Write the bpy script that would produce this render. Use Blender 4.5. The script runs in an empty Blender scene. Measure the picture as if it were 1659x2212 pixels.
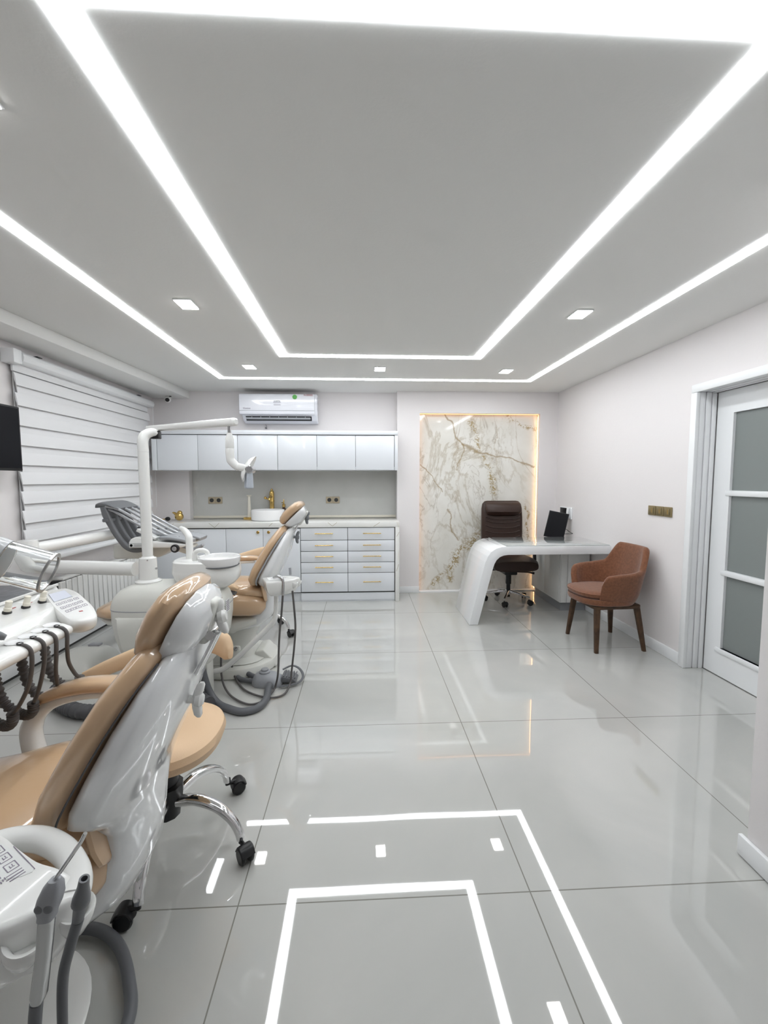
import bpy, bmesh, math, random
from mathutils import Vector, Matrix
random.seed(7)
PI = math.pi
SC = bpy.context.scene
COL = SC.collection
V = lambda *a: Vector(a)

# ------------------------------------------------------------------ helpers
def new(): return bmesh.new()

def merge(bm, t):
    me = bpy.data.meshes.new('t'); t.to_mesh(me); t.free(); bm.from_mesh(me); bpy.data.meshes.remove(me)

def loft(bm, rings, cap=True, closed=True):
    R = [[bm.verts.new(p) for p in r] for r in rings]
    n = len(R[0])
    for a, b in zip(R, R[1:]):
        for i in range(n if closed else n-1):
            j = (i+1) % n
            bm.faces.new((a[i], a[j], b[j], b[i]))
    if cap:
        bm.faces.new(list(reversed(R[0]))); bm.faces.new(R[-1])
    return R

def sring(c, u, v, n=28, e=2.5):
    c, u, v = Vector(c), Vector(u), Vector(v); out = []
    for i in range(n):
        t = 2*PI*i/n; a, b = math.cos(t), math.sin(t)
        p = abs(a)**(2/e)*(1 if a >= 0 else -1); q = abs(b)**(2/e)*(1 if b >= 0 else -1)
        out.append(c+u*p+v*q)
    return out

def cat(pts, n=8):
    P = [Vector(p) for p in pts]
    if len(P) < 3 or n <= 1: return P
    out = []
    E = [P[0]*2-P[1]]+P+[P[-1]*2-P[-2]]
    for i in range(1, len(E)-2):
        a, b, c, d = E[i-1:i+3]
        for k in range(n):
            t = k/n
            out.append(.5*((2*b)+(c-a)*t+(2*a-5*b+4*c-d)*t*t+(3*b-a-3*c+d)*t**3))
    out.append(P[-1]); return out

def interp(L, n):
    m = len(L)-1; out = []
    for i in range(n):
        t = i/(n-1)*m; k = min(int(t), m-1); f = t-k
        out.append(L[k]*(1-f)+L[k+1]*f)
    return out

def tube(bm, pts, r, seg=12, n=8, flat=None, cap=True):
    """sweep a circle (or an ellipse: flat=(axis, ratio)) along a smooth path"""
    P = cat(pts, n); m = len(P)
    rr = [r]*m if not isinstance(r, (list, tuple)) else interp(list(r), m)
    rings = []; up = None
    for i, p in enumerate(P):
        t = (P[min(i+1, m-1)]-P[max(i-1, 0)]).normalized()
        if up is None:
            up = V(0, 0, 1) if abs(t.z) < .9 else V(1, 0, 0)
        s = t.cross(up)
        if s.length < 1e-5: s = t.orthogonal()
        s.normalize(); up = s.cross(t).normalized()
        rings.append([p+(s*math.cos(2*PI*k/seg)+up*math.sin(2*PI*k/seg))*rr[i] for k in range(seg)])
    loft(bm, rings, cap)

def ribbon(bm, pts, w, h, side=(0, 1, 0), n=8, seg=20, e=3):
    """sweep a superellipse: half width w along a fixed side axis, half height h along the path normal"""
    P = cat(pts, n); m = len(P); side = Vector(side).normalized()
    W = interp(list(w), m) if isinstance(w, (list, tuple)) else [w]*m
    H = interp(list(h), m) if isinstance(h, (list, tuple)) else [h]*m
    rings = []
    for i, p in enumerate(P):
        t = (P[min(i+1, m-1)]-P[max(i-1, 0)]).normalized()
        nn = t.cross(side).normalized()
        rings.append(sring(p, side*W[i], nn*H[i], seg, e))
    loft(bm, rings)

def lathe(bm, prof, c=(0, 0, 0), ax=(0, 0, 1), seg=32):
    c = Vector(c); q = V(0, 0, 1).rotation_difference(Vector(ax).normalized())
    rings = []
    for r, z in prof:
        r = max(r, 1e-4)
        rings.append([c+q @ V(r*math.cos(2*PI*k/seg), r*math.sin(2*PI*k/seg), z) for k in range(seg)])
    loft(bm, rings)

def cyl(bm, a, b, r, seg=20, bev=0.0):
    a, b = Vector(a), Vector(b); L = (b-a).length
    p = [(r-bev, 0), (r, bev), (r, L-bev), (r-bev, L)] if bev else [(r, 0), (r, L)]
    lathe(bm, p, a, b-a, seg)

def box(bm, lo, hi, bev=0, seg=2, rot=None, piv=None):
    lo, hi = Vector(lo), Vector(hi)
    t = bmesh.new(); bmesh.ops.create_cube(t, size=1)
    c = (lo+hi)/2; s = hi-lo
    for v in t.verts: v.co = Vector((v.co.x*s.x, v.co.y*s.y, v.co.z*s.z))
    if bev: bmesh.ops.bevel(t, geom=list(t.edges), offset=bev, segments=seg, profile=.5, affect='EDGES')
    pv = Vector(piv) if piv is not None else c
    for v in t.verts:
        p = v.co+c
        if rot is not None: p = rot @ (p-pv)+pv
        v.co = p
    merge(bm, t)

def prism(bm, pts, d0, d1, plane='XZ', bev=0, seg=2):
    """closed 2D outline extruded along the remaining axis"""
    f = {'XZ': lambda a, b, d: V(a, d, b), 'YZ': lambda a, b, d: V(d, a, b), 'XY': lambda a, b, d: V(a, b, d)}[plane]
    t = bmesh.new()
    loft(t, [[f(a, b, d0) for a, b in pts], [f(a, b, d1) for a, b in pts]])
    bmesh.ops.recalc_face_normals(t, faces=t.faces)
    if bev: bmesh.ops.bevel(t, geom=list(t.edges), offset=bev, segments=seg, profile=.5, affect='EDGES', clamp_overlap=True)
    merge(bm, t)

def rrect(w, h, r, n=5, cx=0, cy=0):
    out = []
    for sx, sy, a0 in ((1, 1, 0), (-1, 1, 90), (-1, -1, 180), (1, -1, 270)):
        for k in range(n+1):
            a = math.radians(a0+90*k/n)
            out.append((cx+sx*(w/2-r)+r*math.cos(a), cy+sy*(h/2-r)+r*math.sin(a)))
    return out

def sphere(bm, c, r, seg=20, rings=12, sc=(1, 1, 1)):
    prof = [(r*math.sin(PI*i/rings), -r*math.cos(PI*i/rings)) for i in range(rings+1)]
    t = bmesh.new(); lathe(t, prof, seg=seg)
    for v in t.verts: v.co = Vector((v.co.x*sc[0], v.co.y*sc[1], v.co.z*sc[2]))+Vector(c)
    merge(bm, t)

XF = {}
def link(o, parent=None):
    COL.objects.link(o)
    if parent is not None: o.parent = parent
    return o

def obj(name, bm, mat, parent=None, ang=38, local=False, kind=None, label=None, xf=None):
    bmesh.ops.remove_doubles(bm, verts=bm.verts, dist=1e-6)
    bmesh.ops.recalc_face_normals(bm, faces=bm.faces)
    me = bpy.data.meshes.new(name); bm.to_mesh(me); bm.free()
    me.shade_smooth(); me.set_sharp_from_angle(angle=math.radians(ang))
    if xf is not None: me.transform(xf)
    if parent is not None and not local: me.transform(XF[parent.name].inverted())
    me.materials.append(mat)
    o = bpy.data.objects.new(name, me); link(o, parent)
    if parent is not None: XF[o.name] = XF[parent.name]
    if kind: o['kind'] = kind
    if label: o['label'] = label
    return o

def single(name, bm, mat, label, cat_, loc=None, group=None, ang=38, kind=None):
    """a top-level thing made of one mesh; origin put at the base of its box"""
    o = obj(name, bm, mat, ang=ang)
    if loc is None:
        xs = [v.co for v in o.data.vertices]
        loc = V((min(p.x for p in xs)+max(p.x for p in xs))/2, (min(p.y for p in xs)+max(p.y for p in xs))/2, min(p.z for p in xs))
    o.data.transform(Matrix.Translation(-Vector(loc))); o.location = loc
    XF[o.name] = Matrix.Translation(Vector(loc))
    o['label'] = label; o['category'] = cat_
    if group: o['group'] = group
    if kind: o['kind'] = kind
    return o

def thing(name, label, cat_, loc=(0, 0, 0), rz=0, group=None):
    o = bpy.data.objects.new(name, None); o.empty_display_size = .05; link(o)
    o.location = loc; o.rotation_euler = (0, 0, rz)
    XF[o.name] = Matrix.Translation(Vector(loc)) @ Matrix.Rotation(rz, 4, 'Z')
    o['label'] = label; o['category'] = cat_
    if group: o['group'] = group
    return o

def struct(name, bm, mat, ang=38, parent=None):
    o = obj(name, bm, mat, parent, ang=ang)
    if parent is None: o['kind'] = 'structure'
    return o

def copy_tree(o, parent=None):
    c = o.copy(); COL.objects.link(c)
    if parent is not None: c.parent = parent
    for ch in list(o.children): copy_tree(ch, c)
    return c

def text_mesh(s, size, mat4, ext=.0004):
    cu = bpy.data.curves.new('t', 'FONT'); cu.body = s; cu.size = size; cu.extrude = ext
    cu.align_x = 'CENTER'; cu.align_y = 'CENTER'; cu.resolution_u = 3
    o = bpy.data.objects.new('t', cu); COL.objects.link(o)
    dg = bpy.context.evaluated_depsgraph_get()
    me = bpy.data.meshes.new_from_object(o.evaluated_get(dg))
    bm = bmesh.new(); bm.from_mesh(me)
    bpy.data.objects.remove(o); bpy.data.meshes.remove(me); bpy.data.curves.remove(cu)
    bmesh.ops.transform(bm, matrix=mat4, verts=bm.verts)
    return bm

def frame4(o, x, y):
    x = Vector(x).normalized(); y = Vector(y).normalized(); z = x.cross(y)
    m = Matrix((x, y, z)).transposed().to_4x4(); m.translation = Vector(o); return m

# ------------------------------------------------------------------ materials
M = {}
def pr(name, col, rough=.5, metal=0, coat=0, spec=.5, trans=0, ior=1.45, emit=None, es=0, bump=None, sheen=0, coatr=.03):
    m = bpy.data.materials.new(name); m.use_nodes = True; nt = m.node_tree; b = nt.nodes['Principled BSDF']
    b.inputs['Base Color'].default_value = (*col, 1); b.inputs['Roughness'].default_value = rough
    b.inputs['Metallic'].default_value = metal; b.inputs['Coat Weight'].default_value = coat
    b.inputs['Coat Roughness'].default_value = coatr
    b.inputs['Specular IOR Level'].default_value = spec; b.inputs['Transmission Weight'].default_value = trans
    b.inputs['IOR'].default_value = ior; b.inputs['Sheen Weight'].default_value = sheen
    if emit: b.inputs['Emission Color'].default_value = (*emit, 1); b.inputs['Emission Strength'].default_value = es
    if bump:
        sc, dist, det = bump
        tc = nt.nodes.new('ShaderNodeTexCoord'); no = nt.nodes.new('ShaderNodeTexNoise'); bp = nt.nodes.new('ShaderNodeBump')
        no.inputs['Scale'].default_value = sc; no.inputs['Detail'].default_value = det
        bp.inputs['Distance'].default_value = dist; bp.inputs['Strength'].default_value = 1
        nt.links.new(tc.outputs['Object'], no.inputs['Vector']); nt.links.new(no.outputs['Fac'], bp.inputs['Height'])
        nt.links.new(bp.outputs['Normal'], b.inputs['Normal'])
    M[name] = m; return m

def mottle(name, c1, c2, scale, lo=.35, hi=.65):
    """vary a material's own colour with noise"""
    nt = M[name].node_tree; b = nt.nodes['Principled BSDF']
    tc = nt.nodes.new('ShaderNodeTexCoord'); no = nt.nodes.new('ShaderNodeTexNoise'); rp = nt.nodes.new('ShaderNodeValToRGB')
    no.inputs['Scale'].default_value = scale; no.inputs['Detail'].default_value = 5
    rp.color_ramp.elements[0].position = lo; rp.color_ramp.elements[1].position = hi
    rp.color_ramp.elements[0].color = (*c1, 1); rp.color_ramp.elements[1].color = (*c2, 1)
    nt.links.new(tc.outputs['Object'], no.inputs['Vector']); nt.links.new(no.outputs['Fac'], rp.inputs['Fac'])
    nt.links.new(rp.outputs['Color'], b.inputs['Base Color'])

pr('wall', (.80, .768, .766), .85, bump=(60, .0006, 3))
pr('ceiling', (.80, .80, .782), .9, bump=(80, .0004, 3))
pr('trim', (.84, .85, .86), .35)
pr('cabinet', (.74, .765, .80), .22, coat=.3)
pr('cabinet_gap', (.05, .05, .05), .8)
pr('plastic', (.83, .83, .81), .22, coat=.4)
pr('shell', (.80, .81, .82), .12, coat=1)
pr('offwhite', (.70, .70, .655), .3, coat=.2)
pr('vinyl', (.60, .405, .245), .3, coat=1, coatr=.05, bump=(9, .004, 3))
pr('vinyl_matte', (.69, .49, .31), .5, bump=(300, .0002, 2))
pr('grey', (.16, .165, .175), .45)
pr('grey_light', (.33, .34, .36), .45)
pr('film', (.42, .43, .45), .15, coat=1, bump=(40, .003, 3))
pr('rubber', (.085, .085, .09), .5)
pr('hose_grey', (.12, .125, .135), .42)
pr('brown_hose', (.105, .098, .096), .5)
pr('black', (.012, .012, .013), .35)
pr('screen', (.006, .006, .008), .3, spec=.15)
pr('chrome', (.78, .78, .79), .08, metal=1)
pr('steel', (.55, .55, .56), .25, metal=1)
pr('gold', (.62, .43, .15), .2, metal=1)
pr('brass_plate', (.30, .24, .13), .35, metal=.6)
pr('beige_plate', (.45, .38, .27), .4)
pr('leather', (.034, .016, .011), .42, bump=(14, .003, 3))
pr('fabric', (.32, .115, .042), .9, sheen=.3, bump=(400, .0006, 2))
mottle('fabric', (.150, .056, .025), (.205, .079, .037), 60)
pr('walnut', (.07, .035, .016), .45)
mottle('walnut', (.045, .022, .010), (.09, .046, .022), 14)
pr('desk', (.85, .86, .87), .12, coat=.6)
pr('desk_cab', (.80, .80, .78), .25)
pr('blind', (.80, .80, .81), .85, bump=(250, .0003, 2))
pr('frost', (.23, .25, .245), .38, spec=.4)
pr('black_glass', (.02, .02, .022), .03)
pr('ceramic', (.86, .86, .86), .08, coat=.5)
pr('radiator', (.78, .78, .76), .35)
pr('ac', (.80, .81, .86), .18, coat=.5)
pr('ink', (.25, .22, .28), .6)
pr('ink_dark', (.05, .05, .06), .6)
pr('ink_red', (.35, .03, .03), .6)
pr('green', (.12, .42, .10), .5)
pr('lcd', (.62, .65, .75), .15)
pr('amber', (.05, .018, .01), .1, coat=.5)
pr('label', (.75, .76, .75), .5)
pr('clear', (.97, .98, .98), .02, trans=1, ior=1.46)
pr('glass_top', (.55, .60, .60), .02, trans=.55, ior=1.5)
pr('candle', (.78, .74, .64), .35)
pr('led', (1, 1, 1), .5, emit=(.93, .97, 1.0), es=17)
pr('spot', (1, 1, 1), .5, emit=(1.0, .985, .97), es=22)
pr('led_warm', (1, .8, .5), .5, emit=(1.0, .46, .16), es=2.2)
pr('led_dot', (1, .8, .5), .5, emit=(1.0, .66, .33), es=12)

def nodes(m): return m.node_tree.nodes, m.node_tree.links, m.node_tree.nodes['Principled BSDF']

# floor: polished porcelain tiles with a thin grout joint, faint clouds
m = pr('floor', (.6, .6, .57), .025, spec=.7, coat=.7, coatr=.015); N, L, B = nodes(m)
B.inputs['Coat IOR'].default_value = 1.5
tc = N.new('ShaderNodeTexCoord'); mp = N.new('ShaderNodeMapping'); br = N.new('ShaderNodeTexBrick')
TX, TY, TW, TH = .548, 1.3036, .9517, 1.0
mp.inputs['Location'].default_value = (-TX+20*TW, -TY+20*TH, 0)
br.offset = 0; br.squash = 1
br.inputs['Scale'].default_value = 1; br.inputs['Brick Width'].default_value = TW; br.inputs['Row Height'].default_value = TH
br.inputs['Mortar Size'].default_value = .0022; br.inputs['Mortar Smooth'].default_value = .1
n1 = N.new('ShaderNodeTexNoise'); n1.inputs['Scale'].default_value = 1.1; n1.inputs['Detail'].default_value = 6; n1.inputs['Distortion'].default_value = 1.2
rp = N.new('ShaderNodeValToRGB'); rp.color_ramp.elements[0].position = .3; rp.color_ramp.elements[1].position = .72
rp.color_ramp.elements[0].color = (.455, .46, .44, 1); rp.color_ramp.elements[1].color = (.55, .545, .52, 1)
mx = N.new('ShaderNodeMix'); mx.data_type = 'RGBA'; mx.inputs[7].default_value = (.22, .215, .19, 1)
L.new(tc.outputs['Object'], mp.inputs['Vector']); L.new(mp.outputs['Vector'], br.inputs['Vector'])
L.new(tc.outputs['Object'], n1.inputs['Vector']); L.new(n1.outputs['Fac'], rp.inputs['Fac'])
L.new(br.outputs['Fac'], mx.inputs[0]); L.new(rp.outputs['Color'], mx.inputs[6]); L.new(mx.outputs[2], B.inputs['Base Color'])
n2 = N.new('ShaderNodeTexNoise'); n2.inputs['Scale'].default_value = 1.6; n2.inputs['Detail'].default_value = 1
b1 = N.new('ShaderNodeBump'); b1.inputs['Distance'].default_value = .0012; b1.inputs['Strength'].default_value = 1
b2 = N.new('ShaderNodeBump'); b2.inputs['Distance'].default_value = .0006; b2.inputs['Strength'].default_value = .6; b2.invert = True
L.new(tc.outputs['Object'], n2.inputs['Vector']); L.new(n2.outputs['Fac'], b1.inputs['Height'])
L.new(br.outputs['Fac'], b2.inputs['Height']); L.new(b1.outputs['Normal'], b2.inputs['Normal']); L.new(b2.outputs['Normal'], B.inputs['Normal'])

# marble with gold veins
def marble(name, base1, base2, veins, rough=.06, segs=()):
    m = pr(name, base1, rough, spec=.5); N, L, B = nodes(m)
    tc = N.new('ShaderNodeTexCoord')
    n0 = N.new('ShaderNodeTexNoise'); n0.inputs['Scale'].default_value = 3.2; n0.inputs['Detail'].default_value = 7
    L.new(tc.outputs['Object'], n0.inputs['Vector'])
    r0 = N.new('ShaderNodeValToRGB'); r0.color_ramp.elements[0].position = .35; r0.color_ramp.elements[1].position = .65
    r0.color_ramp.elements[0].color = (*base1, 1); r0.color_ramp.elements[1].color = (*base2, 1)
    L.new(n0.outputs['Fac'], r0.inputs['Fac']); cur = r0.outputs['Color']
    for (sc, det, dist, width, col, amt, rotz, msc, mlo) in veins:
        mp = N.new('ShaderNodeMapping'); mp.inputs['Rotation'].default_value = (0, rotz, 0); mp.inputs['Scale'].default_value = (1, 1, .55)
        mp.inputs['Location'].default_value = (sc*1.7, rotz*3, sc)
        no = N.new('ShaderNodeTexNoise'); no.inputs['Scale'].default_value = sc; no.inputs['Detail'].default_value = det
        no.inputs['Roughness'].default_value = .6; no.inputs['Distortion'].default_value = dist
        L.new(tc.outputs['Object'], mp.inputs['Vector']); L.new(mp.outputs['Vector'], no.inputs['Vector'])
        s = N.new('ShaderNodeMath'); s.operation = 'SUBTRACT'; s.inputs[1].default_value = .5
        a = N.new('ShaderNodeMath'); a.operation = 'ABSOLUTE'
        mr = N.new('ShaderNodeMapRange'); mr.inputs['From Min'].default_value = width; mr.inputs['From Max'].default_value = 0
        mr.inputs['To Min'].default_value = 0; mr.inputs['To Max'].default_value = amt
        L.new(no.outputs['Fac'], s.inputs[0]); L.new(s.outputs[0], a.inputs[0]); L.new(a.outputs[0], mr.inputs['Value'])
        nm = N.new('ShaderNodeTexNoise'); nm.inputs['Scale'].default_value = msc; nm.inputs['Detail'].default_value = 3
        mm = N.new('ShaderNodeMapRange'); mm.inputs['From Min'].default_value = mlo; mm.inputs['From Max'].default_value = mlo+.14
        L.new(mp.outputs['Vector'], nm.inputs['Vector']); L.new(nm.outputs['Fac'], mm.inputs['Value'])
        mu = N.new('ShaderNodeMath'); mu.operation = 'MULTIPLY'
        L.new(mr.outputs['Result'], mu.inputs[0]); L.new(mm.outputs['Result'], mu.inputs[1])
        mx = N.new('ShaderNodeMix'); mx.data_type = 'RGBA'; mx.inputs[7].default_value = (*col, 1)
        L.new(mu.outputs[0], mx.inputs[0]); L.new(cur, mx.inputs[6]); cur = mx.outputs[2]
    if segs:
        # individual gold veins: distance to a line in the slab's own X/Z plane, roughened with noise
        sp = N.new('ShaderNodeSeparateXYZ'); L.new(tc.outputs['Object'], sp.inputs[0])
        cx = N.new('ShaderNodeCombineXYZ'); L.new(sp.outputs['X'], cx.inputs['X']); L.new(sp.outputs['Z'], cx.inputs['Y'])
        nz = N.new('ShaderNodeTexNoise'); nz.inputs['Scale'].default_value = 5; nz.inputs['Detail'].default_value = 6; L.new(tc.outputs['Object'], nz.inputs['Vector'])
        v1 = N.new('ShaderNodeVectorMath'); v1.operation = 'SUBTRACT'; v1.inputs[1].default_value = (.5, .5, 0); L.new(nz.outputs['Color'], v1.inputs[0])
        v2 = N.new('ShaderNodeVectorMath'); v2.operation = 'MULTIPLY'; v2.inputs[1].default_value = (.22, .22, 0); L.new(v1.outputs[0], v2.inputs[0])
        v3 = N.new('ShaderNodeVectorMath'); v3.operation = 'ADD'; L.new(cx.outputs[0], v3.inputs[0]); L.new(v2.outputs[0], v3.inputs[1])
        fine = N.new('ShaderNodeTexNoise'); fine.inputs['Scale'].default_value = 26; fine.inputs['Detail'].default_value = 6; fine.inputs['Distortion'].default_value = 1.5; L.new(tc.outputs['Object'], fine.inputs['Vector'])
        fm = N.new('ShaderNodeMapRange'); fm.inputs['From Min'].default_value = .46; fm.inputs['From Max'].default_value = .58; L.new(fine.outputs['Fac'], fm.inputs['Value'])
        for (p0, p1, w, cluster) in segs:
            ax_, az_ = p0[0]-1.394, p0[1]-.012; dx_, dz_ = p1[0]-p0[0], p1[1]-p0[1]; l2 = dx_*dx_+dz_*dz_
            s1 = N.new('ShaderNodeVectorMath'); s1.operation = 'SUBTRACT'; s1.inputs[1].default_value = (ax_, az_, 0); L.new(v3.outputs[0], s1.inputs[0])
            dt = N.new('ShaderNodeVectorMath'); dt.operation = 'DOT_PRODUCT'; dt.inputs[1].default_value = (dx_/l2, dz_/l2, 0); L.new(s1.outputs[0], dt.inputs[0])
            cl = N.new('ShaderNodeClamp'); L.new(dt.outputs['Value'], cl.inputs['Value'])
            sc = N.new('ShaderNodeVectorMath'); sc.operation = 'SCALE'; sc.inputs[0].default_value = (dx_, dz_, 0); L.new(cl.outputs[0], sc.inputs['Scale'])
            di = N.new('ShaderNodeVectorMath'); di.operation = 'DISTANCE'; L.new(s1.outputs[0], di.inputs[0]); L.new(sc.outputs[0], di.inputs[1])
            mr = N.new('ShaderNodeMapRange'); mr.inputs['From Min'].default_value = w; mr.inputs['From Max'].default_value = w*.25 if not cluster else w*.1
            mr.inputs['To Max'].default_value = .9 if cluster else .75; L.new(di.outputs['Value'], mr.inputs['Value'])
            out = mr.outputs['Result']
            if cluster:
                mu = N.new('ShaderNodeMath'); mu.operation = 'MULTIPLY'; L.new(out, mu.inputs[0]); L.new(fm.outputs['Result'], mu.inputs[1]); out = mu.outputs[0]
            mx = N.new('ShaderNodeMix'); mx.data_type = 'RGBA'; mx.inputs[7].default_value = (.36, .26, .11, 1) if cluster else (.34, .25, .14, 1)
            L.new(out, mx.inputs[0]); L.new(cur, mx.inputs[6]); cur = mx.outputs[2]
    L.new(cur, B.inputs['Base Color']); return m
marble('marble', (.70, .68, .62), (.80, .785, .74), [
    (1.6, 8, 1.2, .03, (.42, .36, .26), .55, .6, 1.2, .40),
    (2.6, 10, 1.5, .02, (.36, .31, .24), .6, -.5, 1.5, .46),
    (.9, 9, 1.0, .010, (.33, .23, .12), .6, .95, .9, .47),
    (5.5, 10, 2.2, .04, (.42, .30, .13), .7, .3, 1.35, .63)],
    segs=[((.97, 2.16), (1.20, 1.76), .018, 0), ((1.20, 1.76), (1.52, 1.66), .022, 0), ((1.52, 1.66), (2.1, 1.52), .016, 0), ((1.20, 1.76), (1.16, 1.48), .012, 0),
          ((1.30, 2.05), (1.42, 1.70), .045, 1), ((1.45, 1.62), (1.56, 1.36), .055, 1), ((1.56, 1.36), (1.60, 1.16), .06, 1), ((1.74, 2.1), (2.07, 1.96), .035, 1), ((1.42, .70), (1.12, .42), .085, 1), ((1.12, .42), (1.06, .10), .05, 1), ((1.15, .36), (.82, .02), .05, 1), ((.69, 1.56), (.83, 1.44), .012, 0), ((.83, 1.44), (.95, 1.2), .010, 0), ((1.05, 1.0), (1.16, .60), .014, 0), ((1.98, 1.05), (2.02, .62), .02, 1)])
marble('worktop', (.76, .76, .73), (.82, .82, .80), [(.8, 5, .6, .006, (.45, .36, .22), .6, .5, .8, .46)], .12)
marble('backsplash', (.55, .555, .53), (.60, .60, .575), [(1.2, 5, .6, .02, (.66, .65, .62), .5, .4, .8, .45)], .18)
# ------------------------------------------------------------------ camera
H, ZC = 1.361, 2.383
cam = bpy.data.cameras.new('camera'); co = bpy.data.objects.new('camera', cam); COL.objects.link(co)
cam.sensor_fit = 'HORIZONTAL'; cam.sensor_width = 36; cam.lens = 20.228; cam.clip_start = .02
yaw, pitch, roll = math.radians(2.8647), math.radians(4.3239), math.radians(.0535)
F = V(math.sin(yaw)*math.cos(pitch), math.cos(yaw)*math.cos(pitch), -math.sin(pitch))
R0 = V(math.cos(yaw), -math.sin(yaw), 0); D0 = F.cross(R0)
Rr = R0*math.cos(roll)+D0*math.sin(roll); Dd = D0*math.cos(roll)-R0*math.sin(roll)
mw = Matrix((Rr, -Dd, -F)).transposed().to_4x4(); mw.translation = (0, 0, H); co.matrix_world = mw
SC.camera = co

# ------------------------------------------------------------------ room shell
XL, XR, YB, YF = -2.42, 2.33, 5.20, -1.9
YN = 5.093                                   # face of the niche wall
bm = new(); box(bm, (XL-.2, YF-.1, -.1), (3.3, 5.5, 0)); struct('floor', bm, M['floor'])
bm = new(); box(bm, (XL-.2, YF-.1, ZC), (3.3, 5.5, ZC+.1)); struct('ceiling', bm, M['ceiling'])
# left wall with the window opening behind the blind
bm = new(); W0, W1, WZ0, WZ1 = 3.3, 4.85, .80, 2.1
box(bm, (XL-.15, YF, 0), (XL, W0, ZC)); box(bm, (XL-.15, W1, 0), (XL, 5.45, ZC))
box(bm, (XL-.15, W0, 0), (XL, W1, WZ0)); box(bm, (XL-.15, W0, WZ1), (XL, W1, ZC))
struct('wall_left', bm, M['wall'])
win = bpy.data.objects.new('window_1', None); link(win); win['kind'] = 'structure'; XF['window_1'] = Matrix.Identity(4)
bm = new()
for y0, y1, z0, z1 in ((W0, W1, WZ0, WZ0+.06), (W0, W1, WZ1-.06, WZ1), (W0, W0+.06, WZ0+.06, WZ1-.06), (W1-.06, W1, WZ0+.06, WZ1-.06), (4.05, 4.11, WZ0+.06, WZ1-.06)):
    box(bm, (XL-.12, y0, z0), (XL-.06, y1, z1), .006)
obj('window_frame', bm, M['trim'], win)
for y0, y1 in ((W0+.06, 4.05), (4.11, W1-.06)):
    bm = new(); box(bm, (XL-.10, y0, WZ0+.06), (XL-.085, y1, WZ1-.06)); obj('pane', bm, M['frost'], win)
bm = new(); box(bm, (XL+.002, 3.12, .775), (-2.25, 5.05, .81), .012); struct('trim_3', bm, M['trim'])   # window sill
bm = new(); box(bm, (XL-.15, YF-.12, 0), (3.3, YF, ZC)); struct('wall_front', bm, M['wall'])
# back wall: pier, field above the wall cabinets, recessed splash zone
bm = new()
box(bm, (XL, YB, 0), (-2.035, 5.45, ZC)); box(bm, (-2.035, YB, 1.50), (.41, 5.45, ZC)); box(bm, (-2.035, 5.32, 0), (.41, 5.45, 1.50))
struct('wall_back', bm, M['wall'])
bm = new(); box(bm, (-2.033, 5.295, .862), (.408, 5.318, 1.498)); struct('trim_4', bm, M['backsplash'])
bm = new(); box(bm, (-2.033, 5.282, .895), (.408, 5.294, .925), .003); struct('trim_5', bm, M['candle'])  # upstand profile
# niche wall
bm = new(); NX0, NX1, NZ = .676, 2.112, 2.135
box(bm, (.41, YN, 0), (NX0, 5.45, ZC)); box(bm, (NX1, YN, 0), (XR+.2, 5.45, ZC)); box(bm, (NX0, YN, NZ), (NX1, 5.45, ZC)); box(bm, (NX0, 5.22, 0), (NX1, 5.45, NZ))
struct('wall_back_niche', bm, M['wall'])
# right wall with the door opening
DY0, DY1, DZ = 2.04, 2.925, 1.975
bm = new(); box(bm, (XR, DY1, 0), (XR+.2, YN, ZC)); box(bm, (XR, 1.39, 0), (XR+.2, DY0, ZC)); box(bm, (XR, DY0, DZ), (XR+.2, DY1, ZC))
struct('wall_right', bm, M['wall'])
bm = new(); box(bm, (1.375, YF, 0), (XR+.2, 1.39, ZC)); struct('wall_right_near', bm, M['wall'])
bm = new(); box(bm, (3.1, 1.0, 0), (3.2, 4, ZC)); struct('wall_corridor', bm, M['wall'])
# baseboards
bm = new(); box(bm, (2.315, 2.965, 0), (2.329, YN-.001, .085), .003); struct('baseboard_right', bm, M['trim'])
bm = new(); box(bm, (.437, YN-.015, 0), (NX0, YN-.001, .075), .003); box(bm, (NX1, YN-.015, 0), (2.314, YN-.001, .075), .003); struct('baseboard_back', bm, M['trim'])
bm = new(); box(bm, (1.357, YF, .003), (1.374, 1.411, .078), .004); struct('baseboard_right_near', bm, M['trim'])
bm = new(); box(bm, (XL+.001, YF, .022), (XL+.04, 4.7, .15), .004); struct('baseboard_left', bm, M['trim'])
bm = new(); box(bm, (XL+.001, YF, 0), (XL+.028, 4.7, .02)); struct('baseboard_gap_shade', bm, M['cabinet_gap'])  # dark strip colours in the shade of the gap below the left baseboard
# dropped beam along the window wall
bm = new(); prism(bm, [(XL, YF), (-2.32, YF), (-2.147, 2.76), (-2.0, YB), (XL, YB)], 2.30, ZC, 'XY', .004); struct('trim_2', bm, M['ceiling'])
# door casing and reveal
bm = new()
CX = 2.30
box(bm, (CX, DY1-.018, 0), (XR-.001, DY1+.036, DZ-.018), .006); box(bm, (CX, DY0-.036, 0), (XR-.001, DY0+.018, DZ-.018), .006)
box(bm, (CX, DY0-.036, DZ-.018), (XR-.001, DY1+.036, DZ+.038), .006)
for k, (a, b) in enumerate(((XR, 2.37), (2.375, 2.41), (2.415, 2.445))):
    d = .014+.004*k
    box(bm, (a, DY1-d, 0), (b, DY1, DZ-d), .004); box(bm, (a, DY0, 0), (b, DY0+d, DZ-d), .004); box(bm, (a, DY0, DZ-d), (b, DY1, DZ), .004)
struct('trim_1', bm, M['trim'])
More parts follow.
